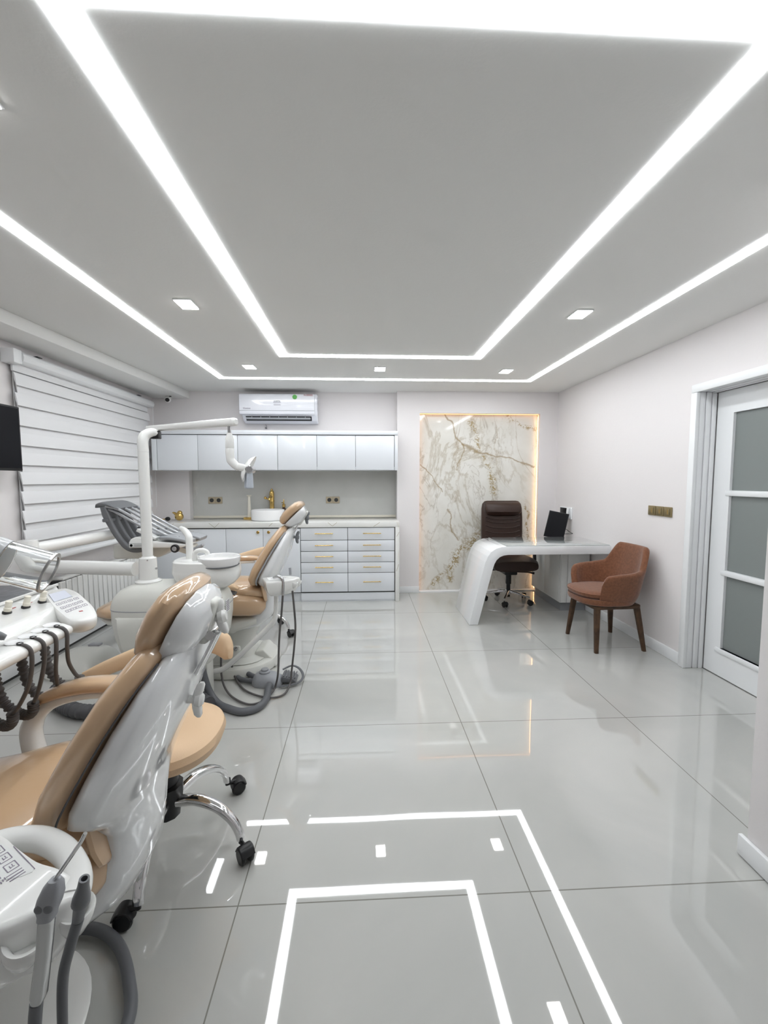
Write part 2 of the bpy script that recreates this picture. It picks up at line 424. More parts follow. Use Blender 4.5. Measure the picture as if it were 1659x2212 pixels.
# glazed door leaf
door = bpy.data.objects.new('door_1', None); link(door); door['kind'] = 'structure'; XF['door_1'] = Matrix.Identity(4)
y0, y1, z0, z1 = DY0+.024, DY1-.024, .006, DZ-.024
rows = [(.20, .705), (.742, 1.248), (1.285, 1.80)]; cols = [(2.445, 2.768), (2.115, 2.415)]
bm = new()
X0, X1 = 2.45, 2.49
box(bm, (X0, y0, z0), (X1, 2.115, z1)); box(bm, (X0, 2.768, z0), (X1, y1, z1)); box(bm, (X0, 2.115, z0), (X1, 2.768, .20)); box(bm, (X0, 2.115, 1.80), (X1, 2.768, z1))
obj('door_leaf', bm, M['trim'], door)
bm = new(); box(bm, (2.447, 2.417, .2), (2.488, 2.443, 1.8), .006)
for z in (.7235, 1.2665): box(bm, (2.443, 2.09, z-.019), (2.488, 2.80, z+.019), .008)
box(bm, (2.441, 2.08, .165), (2.488, 2.81, .20), .008)
obj('glazing_bar', bm, M['trim'], door)
for a, b in cols:
    for c, d in rows:
        bm = new(); box(bm, (2.468, a+.001, c+.001), (2.476, b-.001, d-.001)); obj('pane', bm, M['frost'], door)

# ------------------------------------------------------------------ ceiling lights
def strip_rect(label, x0, x1, y0, y1, w, open_front=None):
    t = thing('led_strip_light', label, 'light', ((x0+x1)/2, y1, ZC))
    z0, z1 = ZC-.004, ZC-.0005
    def bar(pts):
        bm = new(); prism(bm, pts, z0, z1, 'XY'); obj('light_diffuser', bm, M['led'], t)
    h = w/2
    yl, yr = (y0, y0) if open_front is None else open_front
    fl = h if open_front is None else 0
    bar([(x0-h, yl-fl), (x0+h, yl+fl), (x0+h, y1-h), (x0-h, y1+h)])
    bar([(x1+h, yr-fl), (x1-h, yr+fl), (x1-h, y1-h), (x1+h, y1+h)])
    bar([(x0-h, y1+h), (x0+h, y1-h), (x1-h, y1-h), (x1+h, y1+h)])
    if open_front is None: bar([(x0-h, y0-h), (x1+h, y0-h), (x1-h, y0+h), (x0+h, y0+h)])
    return t
strip_rect('inner rectangular white light strip in the ceiling, the one nearer the middle', -.648, .974, 1.003, 3.683, .072)
strip_rect('outer white light strip on the ceiling, running round the inner rectangle', -1.412, 1.738, 0, 4.51, .06, (.15, 1.46))
spots = [(-1.018, 2.65, 'square ceiling downlight between the two light strips, left side near the window'),
         (-1.016, 4.05, 'small square ceiling downlight above the tall lamp arm, left of the air conditioner'),
         (.168, 4.075, 'small square ceiling downlight in the middle between the two far strips'),
         (1.36, 4.1, 'small square ceiling downlight near the marble niche'),
         (1.35, 2.69, 'square ceiling downlight between the two light strips, on the door side'),
         (-1.03, 1.25, 'square ceiling downlight cut off by the left photo edge')]
for i, (x, y, lb) in enumerate(spots):
    t = thing('ceiling_downlight', lb, 'light', (x, y, ZC), 0, 'square ceiling downlights')
    bm = new(); box(bm, (x-.052, y-.07, ZC-.007), (x+.052, y+.07, ZC-.0005), .002); obj('light_frame', bm, M['trim'], t)
    bm = new(); box(bm, (x-.046, y-.064, ZC-.0095), (x+.046, y+.064, ZC-.0072)); obj('light_diffuser', bm, M['spot'], t)

# ------------------------------------------------------------------ blind, radiator, screen, camera
t = thing('roller_blind', 'white layered roller blind with wide horizontal bands over the window', 'blind', (-2.36, 4.07, .84))
bx = -2.385
def bands(x, ya, yb, zs, h, belly):
    bm = new()
    for z in zs:
        P = [(x-.002, z+h), (x+.004+belly*.3, z+h*.8), (x+.006+belly*.8, z+h*.35), (x+.008+belly, z), (x+.004+belly, z-.001), (x+.001, z+h*.4), (x-.004, z+h)]
        prism(bm, [(a, b) for a, b in P], ya, yb, 'XZ')
    return bm
zs = [2.010-.1365*i for i in range(9)]
obj('front_fabric', bands(bx+.008, 3.135, 5.0, zs, .088, .007), M['blind'], t)
obj('back_fabric', bands(bx-.004, 3.162, 4.99, [z-.055 for z in zs], .11, .003), M['blind'], t)
bm = new(); box(bm, (bx-.022, 3.16, .93), (bx-.016, 4.99, 2.17)); obj('sheer_backing', bm, M['blind'], t)
bm = new(); box(bm, (bx-.012, 3.135, 2.105), (bx+.006, 4.99, 2.165), .004); obj('fabric_top', bm, M['blind'], t)
bm = new(); prism(bm, [(-2.42, 2.24), (-2.345, 2.24), (-2.325, 2.225), (-2.318, 2.20), (-2.325, 2.175), (-2.345, 2.16), (-2.42, 2.16)], 3.16, 5.03, 'XZ', .004); obj('cassette', bm, M['trim'], t)
bm = new(); box(bm, (-2.419, 3.085, 2.15), (-2.33, 3.158, 2.245), .006); obj('bracket', bm, M['trim'], t)
for y in (3.30, 4.72):
    bm = new(); box(bm, (-2.36, y, 2.2405), (-2.33, y+.05, 2.246), .001); obj('clip', bm, M['black'], t)
bm = new(); tube(bm, [(-2.335, 5.02, 2.17), (-2.335, 5.022, 1.6), (-2.336, 5.02, 1.05)], .0025, 6); obj('pull_chain', bm, M['trim'], t)

t = thing('radiator', 'long white panel radiator with vertical ribs under the window', 'radiator', (-2.34, 4.05, .16))
bm = new(); box(bm, (-2.39, 3.36, .16), (-2.325, 4.66, .585), .006); obj('panel', bm, M['black'], t)  # panel coloured black to paint the shade deep in the slots between ribs
for i in range(19):
    y = 3.362+i*.067
    bm = new(); prism(bm, [(y, .165), (y+.056, .165), (y+.056, .58), (y, .58)], -2.3248, -2.300, 'YZ', .005, 1); obj('rib', bm, M['radiator'], t)
bm = new(); box(bm, (-2.392, 3.395, .5855), (-2.305, 4.665, .605), .004); obj('top_grille', bm, M['radiator'], t)
for y in (3.6, 4.4):
    bm = new(); box(bm, (XL+.001, y, .25), (-2.391, y+.04, .5)); obj('wall_bracket', bm, M['radiator'], t)

t = thing('wall_screen', 'black flat television at the left photo edge in front of the blind', 'television', (-2.30, 2.66, 1.42))
bm = new(); box(bm, (-2.315, 2.30, 1.42), (-2.28, 3.035, 1.842), .004); obj('housing', bm, M['black'], t)
bm = new(); box(bm, (-2.2798, 2.312, 1.436), (-2.279, 3.023, 1.83)); obj('screen', bm, M['screen'], t)
bm = new(); box(bm, (XL+.001, 2.55, 1.52), (-2.3155, 2.75, 1.74), .004); obj('wall_mount', bm, M['black'], t)

t = thing('security_camera', 'small white dome camera under the ceiling beam in the far corner', 'camera', (-2.19, 5.08, 2.28))
bm = new(); lathe(bm, [(.032, 0), (.034, -.008), (.034, -.02), (.02, -.028)], (-2.19, 5.09, 2.2995)); obj('mount', bm, M['plastic'], t)
bm = new(); sphere(bm, (-2.19, 5.07, 2.262), .036); obj('body', bm, M['plastic'], t)
bm = new(); cyl(bm, (-2.183, 5.046, 2.255), (-2.174, 5.022, 2.250), .022, 20, .002); obj('lens', bm, M['black'], t)
bm = new(); box(bm, (-2.16, 5.04, 2.288), (-2.14, 5.05, 2.296)); obj('slot', bm, M['black'], t)
# ------------------------------------------------------------------ wall cabinets
UF = 4.86
t = thing('wall_cabinet', 'long white handleless wall cabinet with six doors under the air conditioner', 'cabinet', (-.92, UF, 1.46))
bm = new()
box(bm, (-2.29, UF+.018, 1.462), (.396, YB-.002, 1.50)); box(bm, (-2.29, UF+.018, 1.5), (-2.27, YB-.002, 1.86)); box(bm, (.376, UF+.018, 1.5), (.396, YB-.002, 1.86))
box(bm, (-2.29, YB-.02, 1.5), (.396, YB-.002, 1.86)); box(bm, (-2.29, UF-.012, 1.855), (.398, YB-.002, 1.90), .002)
box(bm, (-2.29, UF-.004, 1.462), (-2.238, UF+.02, 1.854), .001); box(bm, (.363, UF-.004, 1.462), (.398, UF+.02, 1.854), .001)
obj('body', bm, M['cabinet'], t)
xs = [-2.235, -1.8, -1.369, -.935, -.504, -.074, .360]
for a, b in zip(xs, xs[1:]):
    bm = new(); box(bm, (a+.002, UF, 1.466), (b-.002, UF+.017, 1.848), .0015); obj('door', bm, M['cabinet'], t)
bm = new(); box(bm, (-2.268, UF+.022, 1.502), (.374, UF+.03, 1.853)); obj('inside', bm, M['cabinet_gap'], t)

# ------------------------------------------------------------------ base cabinets
BF = 4.744; ZT = .893; ZS = .836
t = thing('base_cabinet', 'white base cabinet with gold knobs under the sink, left of the drawers', 'cabinet', (-1.5, BF, 0))
bm = new(); box(bm, (-2.36, BF+.022, .10), (-.684, YB-.01, ZS-.002)); obj('body', bm, M['cabinet'], t)
bm = new(); box(bm, (-2.36, BF+.019, .10), (-.684, BF+.0215, ZS-.003)); obj('gap', bm, M['cabinet_gap'], t)
bm = new(); box(bm, (-2.36, BF+.045, 0), (-.684, BF+.06, .099)); obj('plinth', bm, M['cabinet'], t)
xs = [-2.34, -1.914, -1.487, -1.087, -.684]
for i, (a, b) in enumerate(zip(xs, xs[1:])):
    bm = new(); box(bm, (a+.002, BF, .112), (b-.002, BF+.018, ZS-.012), .0015); d = obj('door', bm, M['cabinet'], t)
    kx = b-.05 if i % 2 == 0 else a+.065
    bm = new(); lathe(bm, [(.005, 0), (.005, .012), (.015, .016), (.017, .022), (.012, .028), (.001, .029)], (kx, BF-.0005, .788), (0, -1, 0), 20); obj('knob', bm, M['gold'], d)
t = thing('drawer_cabinet', 'white cabinet of ten drawers with gold bar handles under the right end of the worktop', 'cabinet', (-.16, BF, 0))
bm = new(); box(bm, (-.682, BF+.022, .10), (.358, 5.27, ZS-.002)); obj('body', bm, M['cabinet'], t)
bm = new(); box(bm, (-.682, BF+.019, .10), (.358, BF+.0215, ZS-.003)); obj('gap', bm, M['cabinet_gap'], t)
bm = new(); box(bm, (-.682, BF+.012, .018), (.358, BF+.03, .099)); box(bm, (-.682, BF+.02, 0), (.358, BF+.03, .018)); obj('plinth', bm, M['cabinet'], t)
zz = [.112, .326, .445, .568, .692, .832]
for a, b, hx in ((-.682, -.164, -.4235), (-.164, .355, .1035)):
    for c, d in zip(zz, zz[1:]):
        bm = new(); box(bm, (a+.0025, BF, c+.003), (b-.0025, BF+.018, d-.003), .0015); dr = obj('drawer', bm, M['cabinet'], t)
        z = (c+d)/2+(.008 if d < .83 else .006)
        bm = new(); cyl(bm, (hx-.1, BF-.026, z), (hx+.1, BF-.026, z), .0048, 12, .001)
        for s in (-.085, .085): cyl(bm, (hx+s, BF-.026, z), (hx+s, BF-.0005, z), .004, 10)
        obj('handle', bm, M['gold'], dr)
t = thing('worktop', 'pale marble worktop with one full height end panel on the right', 'worktop', (-1, BF, ZS))
bm = new(); prism(bm, [(-2.365, BF-.012), (.408, BF-.012), (.408, 5.28), (-2.03, 5.28), (-2.03, YB-.003), (-2.365, YB-.003)], ZS, ZT, 'XY', .003); obj('slab', bm, M['worktop'], t)
bm = new(); box(bm, (.362, BF-.012, 0), (.408, YN-.03, ZS-.0005), .003); obj('end_panel', bm, M['worktop'], t)
def inlay(p):
    bm = new()
    for a, b in zip(p, p[1:]):
        d = (Vector((b[0]-a[0], 0, b[1]-a[1]))).normalized(); n = V(-d.z, 0, d.x)*.0016
        A, B = V(a[0], 0, a[1]), V(b[0], 0, b[1])
        prism(bm, [((A+n).x, (A+n).z), ((B+n).x, (B+n).z), ((B-n).x, (B-n).z), ((A-n).x, (A-n).z)], BF-.0128, BF-.0121)
    obj('vein', bm, M['brass_plate'], t)
for p in ([(-1.66, .891), (-1.60, .842), (-1.55, .891)], [(-.38, .891), (-.33, .850), (-.28, .891)], [(-2.1, .84), (-2.03, .888)], [(-1.02, .85), (-.98, .888)], [(.12, .842), (.19, .888)], [(.376, .73), (.392, .755), (.405, .78)], [(.375, .34), (.40, .42)]):
    inlay(p)

# things on the worktop
t = thing('vessel_sink', 'round white vessel sink standing on the worktop', 'sink', (-1.09, 5.02, ZT))
bm = new(); lathe(bm, [(.17, 0), (.185, .012), (.188, .118), (.186, .122), (.181, .12), (.176, .03), (.15, .014), (.001, .012)], (-1.09, 5.02, ZT), seg=48); bw = obj('basin', bm, M['ceramic'], t)
bm = new(); lathe(bm, [(.022, 0), (.022, .004), (.001, .005)], (-1.09, 5.02, ZT+.0125)); obj('drain', bm, M['gold'], t)
t = thing('tap', 'tall ornate gold tap behind the round sink', 'tap', (-1.085, 5.235, ZT))
bm = new(); lathe(bm, [(.034, 0), (.034, .012), (.028, .02), (.027, .1), (.031, .11), (.027, .12), (.027, .2), (.031, .21), (.028, .22), (.028, .30), (.024, .325), (.013, .34), (.012, .352), (.004, .36)], (-1.085, 5.235, ZT), seg=24); obj('body', bm, M['gold'], t)
bm = new(); tube(bm, [(-1.085, 5.21, ZT+.262), (-1.086, 5.15, ZT+.268), (-1.087, 5.11, ZT+.25), (-1.087, 5.10, ZT+.225)], [.014, .013, .012, .013]); obj('spout', bm, M['gold'], t)
bm = new(); tube(bm, [(-1.11, 5.22, ZT+.235), (-1.135, 5.20, ZT+.238), (-1.15, 5.19, ZT+.25)], [.01, .008, .015]); sphere(bm, (-1.152, 5.188, ZT+.25), .017); obj('lever', bm, M['gold'], t)
t = thing('paper_roll_stand', 'slim ivory stand on a square gold base left of the sink', 'stand', (-1.34, 5.13, ZT))
bm = new(); box(bm, (-1.385, 5.085, ZT), (-1.297, 5.173, ZT+.028), .003); obj('base', bm, M['gold'], t)
bm = new(); lathe(bm, [(.028, 0), (.022, .02), (.017, .12), (.014, .24)], (-1.327, 5.13, ZT+.0285), seg=20); obj('post', bm, M['candle'], t)
bm = new(); lathe(bm, [(.016, 0), (.03, .012), (.032, .016), (.001, .017)], (-1.327, 5.13, ZT+.269), seg=20); obj('top_plate', bm, M['candle'], t)
t = thing('soap_bottle', 'dark amber pump bottle with gold top behind the far headrest', 'bottle', (-.945, 5.235, ZT))
bm = new(); lathe(bm, [(.042, 0), (.044, .01), (.044, .09), (.03, .115), (.017, .125), (.017, .135)], (-.945, 5.235, ZT)); obj('flask', bm, M['amber'], t)
bm = new(); lathe(bm, [(.019, 0), (.019, .035), (.008, .04), (.006, .085), (.003, .095)], (-.945, 5.235, ZT+.1355)); tube(bm, [(-.945, 5.235, ZT+.19), (-.965, 5.215, ZT+.192)], .005, 8); obj('pump', bm, M['gold'], t)
t = thing('bird_figurine', 'little round gold bird ornament on the left of the worktop', 'ornament', (-2.10, 5.03, ZT))
bm = new(); sphere(bm, (-2.095, 5.03, ZT+.048), .048, 24, 16, (1, .85, 1)); obj('body', bm, M['gold'], t)
bm = new(); sphere(bm, (-2.085, 5.025, ZT+.088), .028); obj('head', bm, M['gold'], t)
bm = new(); tube(bm, [(-2.12, 5.03, ZT+.068), (-2.15, 5.03, ZT+.088), (-2.168, 5.03, ZT+.092)], [.02, .012, .006], 10); obj('tail', bm, M['gold'], t)
t = thing('brush', 'small brush with black bristles and thin gold handle beside the gold bird', 'brush', (-2.25, 4.99, ZT))
bm = new(); tube(bm, [(-2.345, 4.98, ZT+.006), (-2.30, 4.99, ZT+.012), (-2.235, 4.99, ZT+.022)], [.003, .0035, .006], 8); obj('handle', bm, M['gold'], t)
bm = new(); sphere(bm, (-2.205, 4.99, ZT+.024), .024, 16, 10, (1.2, .9, .95)); obj('bristles', bm, M['black'], t)

def socket(x, label):
    t = thing('power_socket', label, 'socket', (x, 5.29, 1.07), 0, 'double sockets on the splashback')
    for k in (0, 1):
        cx = x+(k-.5)*.083
        bm = new(); box(bm, (cx-.041, 5.284, 1.071), (cx+.041, 5.2945, 1.152), .004); f = obj('plate', bm, M['beige_plate'], t)
        bm = new(); lathe(bm, [(.024, 0), (.024, .003), (.02, .003), (.019, -.001), (.001, -.001)], (cx, 5.2835, 1.112), (0, -1, 0), 24); s = obj('outlet', bm, M['cabinet_gap'], f)
socket(-1.769, 'double beige power socket left of the tap, on the splashback'); socket(-.361, 'double beige power socket right of the tap, on the splashback')

# ------------------------------------------------------------------ air conditioner
t = thing('air_conditioner', 'white wall air conditioner unit with open louvre above the wall cabinet', 'air conditioner', (-.95, 5.1, 2.0))
AX0, AX1, AY = -1.378, -.535, 4.985
bm = new(); prism(bm, [(YB-.003, 2.33), (AY+.05, 2.33), (AY+.03, 2.30), (AY+.03, 2.10), (AY+.05, 2.075), (AY+.09, 2.03), (AY+.16, 2.008), (YB-.003, 2.008)], AX0+.02, AX1+.025, 'YZ', .012, 3); obj('body', bm, M['ac'], t)
bm = new(); prism(bm, [(AY+.045, 2.327), (AY+.01, 2.32), (AY, 2.30), (AY-.004, 2.2), (AY, 2.105), (AY+.012, 2.092), (AY+.045, 2.092)], AX0, AX1, 'YZ', .008, 3); fp = obj('front_panel', bm, M['ac'], t)
bm = new(); box(bm, (AX0+.002, AY-.0045, 2.133), (AX1-.002, AY-.003, 2.136)); obj('seam', bm, M['grey_light'], fp)
bm = new(); prism(bm, [(AY+.046, 2.09), (AY+.048, 2.074), (AY+.085, 2.03), (AY+.088, 2.09)], AX0+.06, AX1-.04, 'YZ', .002, 1); obj('air_outlet', bm, M['black'], t)
bm = new(); box(bm, (AX0+.07, AY+.022, 2.040), (AX1-.05, AY+.030, 2.062), .002, rot=Matrix.Rotation(.5, 3, 'X')); obj('louvre', bm, M['grey_light'], t)
for i in range(7):
    bm = new(); box(bm, (AX0+.13+i*.1, AY+.030, 2.05), (AX0+.134+i*.1, AY+.046, 2.082)); obj('fin', bm, M['grey_light'], t)
def on_ac(s, x, z, size, mat, nm='lettering', y=AY-.0052):
    obj(nm, text_mesh(s, size, frame4((x, y, z), (1, 0, 0), (0, 0, 1))), mat, fp)
on_ac('Hisense', -1.29, 2.158, .026, M['ink'])
on_ac('N-SERIES', -.605, 2.307, .026, M['ink_red'], y=AY-.003)
bm = new(); lathe(bm, [(.031, 0), (.031, .001), (.001, .0012)], (-.755, AY-.0035, 2.286), (0, -1, 0), 32); st = obj('round_sticker', bm, M['label'], fp, label='white rimmed green round sticker')
bm = new(); lathe(bm, [(.026, 0), (.026, .0008), (.001, .001)], (-.755, AY-.0048, 2.286), (0, -1, 0), 32); obj('sticker_disc', bm, M['green'], st)
bm = new()
box(bm, (-.995, AY-.0062, 2.222), (-.912, AY-.0052, 2.226)); box(bm, (-.99, AY-.0062, 2.202), (-.915, AY-.0052, 2.205)); box(bm, (-.99, AY-.0062, 2.192), (-.912, AY-.0052, 2.1945))
obj('label_lines', bm, M['ink'], fp)
on_ac('INVERTER', -.953, 2.238, .017, M['ink_dark'])
t2 = single('wall_plug', (lambda b: (box(b, (-1.135, 5.17, 1.955), (-1.115, 5.199, 1.97), .004), tube(b, [(-1.125, 5.185, 1.97), (-1.12, 5.185, 1.99), (-1.13, 5.185, 2.005)], .002, 6), b)[-1])(new()), M['grey'], 'tiny grey plug on the wall just under the air conditioner', 'plug')

# ------------------------------------------------------------------ marble niche
bm = new(); box(bm, (NX0+.003, 5.17, .012), (NX1-.003, 5.2195, NZ-.003)); single('marble_panel', bm, M['marble'], 'tall cream marble panel with gold veins in the lit niche', 'panel')
bm = new(); box(bm, (NX0+.001, YN+.002, 0), (NX1-.001, 5.169, .011)); struct('trim_7', bm, M['trim'])
t = thing('niche_light_strip', 'warm orange light strip lining the inside edges of the marble niche', 'light', (1.4, 5.14, .02))
bm = new(); box(bm, (NX1-.005, 5.142, .02), (NX1-.0005, 5.150, NZ-.01)); box(bm, (NX0+.0005, 5.142, .02), (NX0+.005, 5.150, NZ-.01)); box(bm, (NX0+.006, 5.142, NZ-.005), (NX1-.006, 5.150, NZ-.0005)); obj('tape', bm, M['led_warm'], t)
bm = new()
for i in range(100): box(bm, (NX1-.0075, 5.1435, .03+i*.0208), (NX1-.0052, 5.1485, .038+i*.0208))
o = obj('diode', bm, M['led_dot'], t); o['kind'] = 'stuff'
# ------------------------------------------------------------------ desk
t = thing('desk', 'white waterfall desk with a curved slanting leg and black glass inlay', 'desk', (1.7, 4.2, 0))
DYF, DYB = 3.90, 4.50
def arc(c, r, a0, a1, n=9): return [(c[0]+r*math.cos(math.radians(a0+(a1-a0)*k/n)), c[1]+r*math.sin(math.radians(a0+(a1-a0)*k/n))) for k in range(n+1)]
out = [(.992, .002), (1.118, .53)]+[(1.135, .59), (1.158, .645), (1.19, .69), (1.235, .72), (1.285, .735), (1.33, .738)]+[(2.328, .738), (2.328, .66)]
inn = [(1.35, .66), (1.31, .655), (1.272, .64), (1.242, .612), (1.222, .575), (1.205, .52), (1.075, .002)]
bm = new(); prism(bm, out+inn, DYF, DYB, 'XZ', .003, 2); obj('frame', bm, M['desk'], t, ang=25)
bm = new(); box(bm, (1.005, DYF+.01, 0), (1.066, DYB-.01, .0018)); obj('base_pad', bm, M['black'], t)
bm = new(); box(bm, (1.335, DYF+.012, .7385), (2.322, DYB-.012, .7455), .002); obj('glass_top', bm, M['desk_glass'] if 'desk_glass' in M else pr('desk_glass', (.42, .45, .45), .02, spec=.9, coat=1), t)
t = thing('desk_pedestal', 'pale grey floor cabinet standing under the right end of the desk', 'cabinet', (2.16, 4.6, 0))
bm = new(); box(bm, (2.012, 4.24, .10), (2.31, 4.98, .655), .003); obj('body', bm, M['desk_cab'], t)
bm = new(); box(bm, (2.05, 4.30, 0), (2.31, 4.96, .099)); obj('plinth', bm, M['grey_light'], t)
bm = new(); box(bm, (2.006, 4.262, .12), (2.0118, 4.61, .648), .002); obj('door', bm, M['desk_cab'], t)
bm = new(); box(bm, (2.006, 4.615, .12), (2.0118, 4.965, .648), .002); obj('door', bm, M['desk_cab'], t)
bm = new(); box(bm, (2.016, 4.232, .102), (2.08, 4.239, .652), .002); box(bm, (2.083, 4.232, .102), (2.308, 4.239, .652), .002); obj('front_panel', bm, M['desk_cab'], t)

t = thing('monitor', 'small black monitor leaning behind the right end of the desk', 'monitor', (2.17, 4.74, .656))
pv = V(2.165, 4.70, .848)
R = Matrix.Rotation(math.radians(-24), 3, 'Z') @ Matrix.Rotation(math.radians(-12), 3, 'X') @ Matrix.Rotation(math.radians(11), 3, 'Y')
bm = new(); box(bm, pv+V(-.105, -.011, -.15), pv+V(.105, .011, .15), .004, rot=R, piv=pv); sc_ = obj('housing', bm, M['black'], t)
bm = new(); box(bm, pv+V(-.098, -.0125, -.143), pv+V(.098, -.0112, .143), rot=R, piv=pv); obj('back_cover', bm, M['screen'], sc_)
bm = new(); tube(bm, [pv+V(.01, .02, -.02), (2.19, 4.75, .78), (2.19, 4.76, .67)], .014, 10); box(bm, (2.12, 4.70, .6555), (2.27, 4.83, .667), .003); obj('stand', bm, M['black'], t)
bm = new(); tube(bm, [(2.24, 4.72, .80), (2.28, 4.70, .80), (2.30, 4.66, .775), (2.305, 4.60, .765), (2.25, 4.62, .76), (2.2, 4.70, .74)], .003, 6); obj('cable', bm, M['black'], t)

t = thing('intercom_panel', 'small intercom with black screen and white handset on the wall behind the monitor', 'intercom', (2.31, 4.8, .92))
bm = new(); box(bm, (2.312, 4.665, .915), (2.329, 4.94, 1.045), .004); obj('body', bm, M['trim'], t)
bm = new(); box(bm, (2.308, 4.77, .935), (2.3118, 4.925, 1.035), .001); obj('screen', bm, M['screen'], t)
bm = new(); tube(bm, [(2.30, 4.71, .925), (2.292, 4.71, .98), (2.30, 4.71, 1.04)], [.016, .012, .016], 10); obj('handset', bm, M['trim'], t)

t = thing('light_switches', 'row of three brass light switches on the right wall beside the door', 'switch', (2.32, 3.257, 1.07))
for i in range(3):
    y = 3.166+i*.091
    bm = new(); box(bm, (2.320, y-.043, 1.073), (2.3295, y+.043, 1.149), .004); p = obj('plate', bm, M['brass_plate'], t)
    bm = new(); box(bm, (2.315, y-.026, 1.085), (2.3198, y+.026, 1.137), .003); obj('rocker', bm, M['brass_plate'], p)
    bm = new(); box(bm, (2.3135, y-.012, 1.094), (2.3148, y-.006, 1.128)); obj('edge', bm, M['gold'], p)

# ------------------------------------------------------------------ office chair (local +x is forward)
OC = (1.62, 4.66, 0)
t = thing('office_chair', 'high backed dark brown leather office chair behind the white desk', 'chair', OC, -PI/2)
L_ = dict(local=True)
bm = new()
st = [((.20-.42, 0, .47), .19, .03), ((-.245, 0, .52), .225, .045), ((-.26, 0, .62), .235, .05), ((-.27, 0, .75), .24, .05), ((-.275, 0, .9), .238, .05), ((-.285, 0, 1.02), .235, .048), ((-.292, 0, 1.075), .225, .042), ((-.297, 0, 1.105), .20, .025), ((-.298, 0, 1.112), .17, .008)]
loft(bm, [sring(c, (0, w, 0), (d, 0, 0), 36, 4.5) for c, w, d in st]); obj('backrest', bm, M['leather'], t, **L_)
bm = new()
loft(bm, [sring(c, (0, w, 0), (d, 0, 0), 36, 3) for c, w, d in [((-.235, 0, .935), .13, .012), ((-.222, 0, .955), .185, .03), ((-.21, 0, .99), .205, .045), ((-.215, 0, 1.04), .208, .045), ((-.235, 0, 1.08), .205, .035), ((-.26, 0, 1.10), .19, .015)]]); obj('head_pillow', bm, M['leather'], t, **L_)
bm = new()
for k, z in enumerate((.62, .68, .74, .80, .86, .90)):
    tube(bm, [(-.222, -.2, z+.03), (-.2195, -.12, z+.006), (-.218, 0, z), (-.2195, .12, z+.006), (-.222, .2, z+.03)], .005, 6)
obj('stitched_fold', bm, M['leather'], t, **L_)
bm = new()
loft(bm, [sring(c, (0, w, 0), (0, 0, h), 36, 3.2) for c, w, h in [((-.27, 0, .46), .2, .03), ((-.25, 0, .46), .235, .06), ((-.1, 0, .455), .25, .07), ((.1, 0, .455), .255, .072), ((.2, 0, .45), .25, .07), ((.25, 0, .44), .235, .055), ((.268, 0, .43), .2, .025)]]); obj('seat', bm, M['leather'], t, **L_)
for s in (-1, 1):
    bm = new(); ribbon(bm, [(-.02, s*.265, .36), (-.02, s*.30, .40), (-.04, s*.305, .52), (-.06, s*.30, .60)], .035, .010, (1, 0, 0)); ar = obj('arm_post', bm, M['black'], t, **L_)
    bm = new(); ribbon(bm, [(-.22, s*.295, .63), (-.05, s*.30, .632), (.14, s*.298, .625)], .032, .017, (0, 1, 0)); obj('arm_pad', bm, M['black'], ar, **L_)
    bm = new(); box(bm, (-.05, min(s*.1, s*.29), .352), (.01, max(s*.1, s*.29), .364), .003); obj('arm_bracket', bm, M['black'], ar, **L_)
bm = new(); box(bm, (-.14, -.14, .362), (.14, .14, .384), .006); box(bm, (-.09, -.07, .315), (.09, .07, .362), .012); tube(bm, [(.03, .06, .34), (.04, .2, .335), (.05, .27, .325)], [.006, .006, .014], 8); obj('mechanism', bm, M['black'], t, **L_)
bm = new(); cyl(bm, (0, 0, .09), (0, 0, .32), .022, 20); cyl(bm, (0, 0, .2), (0, 0, .315), .03, 20, .004); cyl(bm, (0, 0, .055), (0, 0, .09), .02, 16); obj('gas_lift', bm, M['black'], t, **L_)
bm = new(); cyl(bm, (0, 0, .085), (0, 0, .14), .036, 24, .006); obj('hub', bm, M['chrome'], t, **L_)
def caster(par, x, y, a, r=.027, mat='black', trail=.012):
    zc = r+.001
    d = -V(math.cos(a), math.sin(a), 0); n = V(-d.y, d.x, 0)
    c = V(x, y, zc)-d*trail
    bm = new()
    for s in (-1, 1): cyl(bm, c+n*(s*.007), c+n*(s*.024), r, 22, .005)
    bm2 = bm; ribbon(bm2, [c+d*.028+V(0, 0, .006), c+d*.012+V(0, 0, .028), c-d*.012+V(0, 0, .03), c-d*.03+V(0, 0, .01)], .025, .004, n, 5, 12)
    cyl(bm2, V(x, y, zc+.022), V(x, y, zc+.04), .008, 10); tube(bm2, [V(x, y, zc+.026), c+V(0, 0, .027)], .008, 8)
    return obj('caster', bm2, M[mat], par, local=True)
for k in range(5):
    a = math.radians(36+72*k+8)
    d = V(math.cos(a), math.sin(a), 0)
    bm = new(); ribbon(bm, [d*.03+V(0, 0, .118), d*.13+V(0, 0, .108), d*.25+V(0, 0, .088)], [.02, .018, .014], [.017, .014, .010], (-d.y, d.x, 0)); lg = obj('leg', bm, M['chrome'], t, **L_)
    cyl_p = d*.245
    caster(lg, cyl_p.x, cyl_p.y, a+.8)

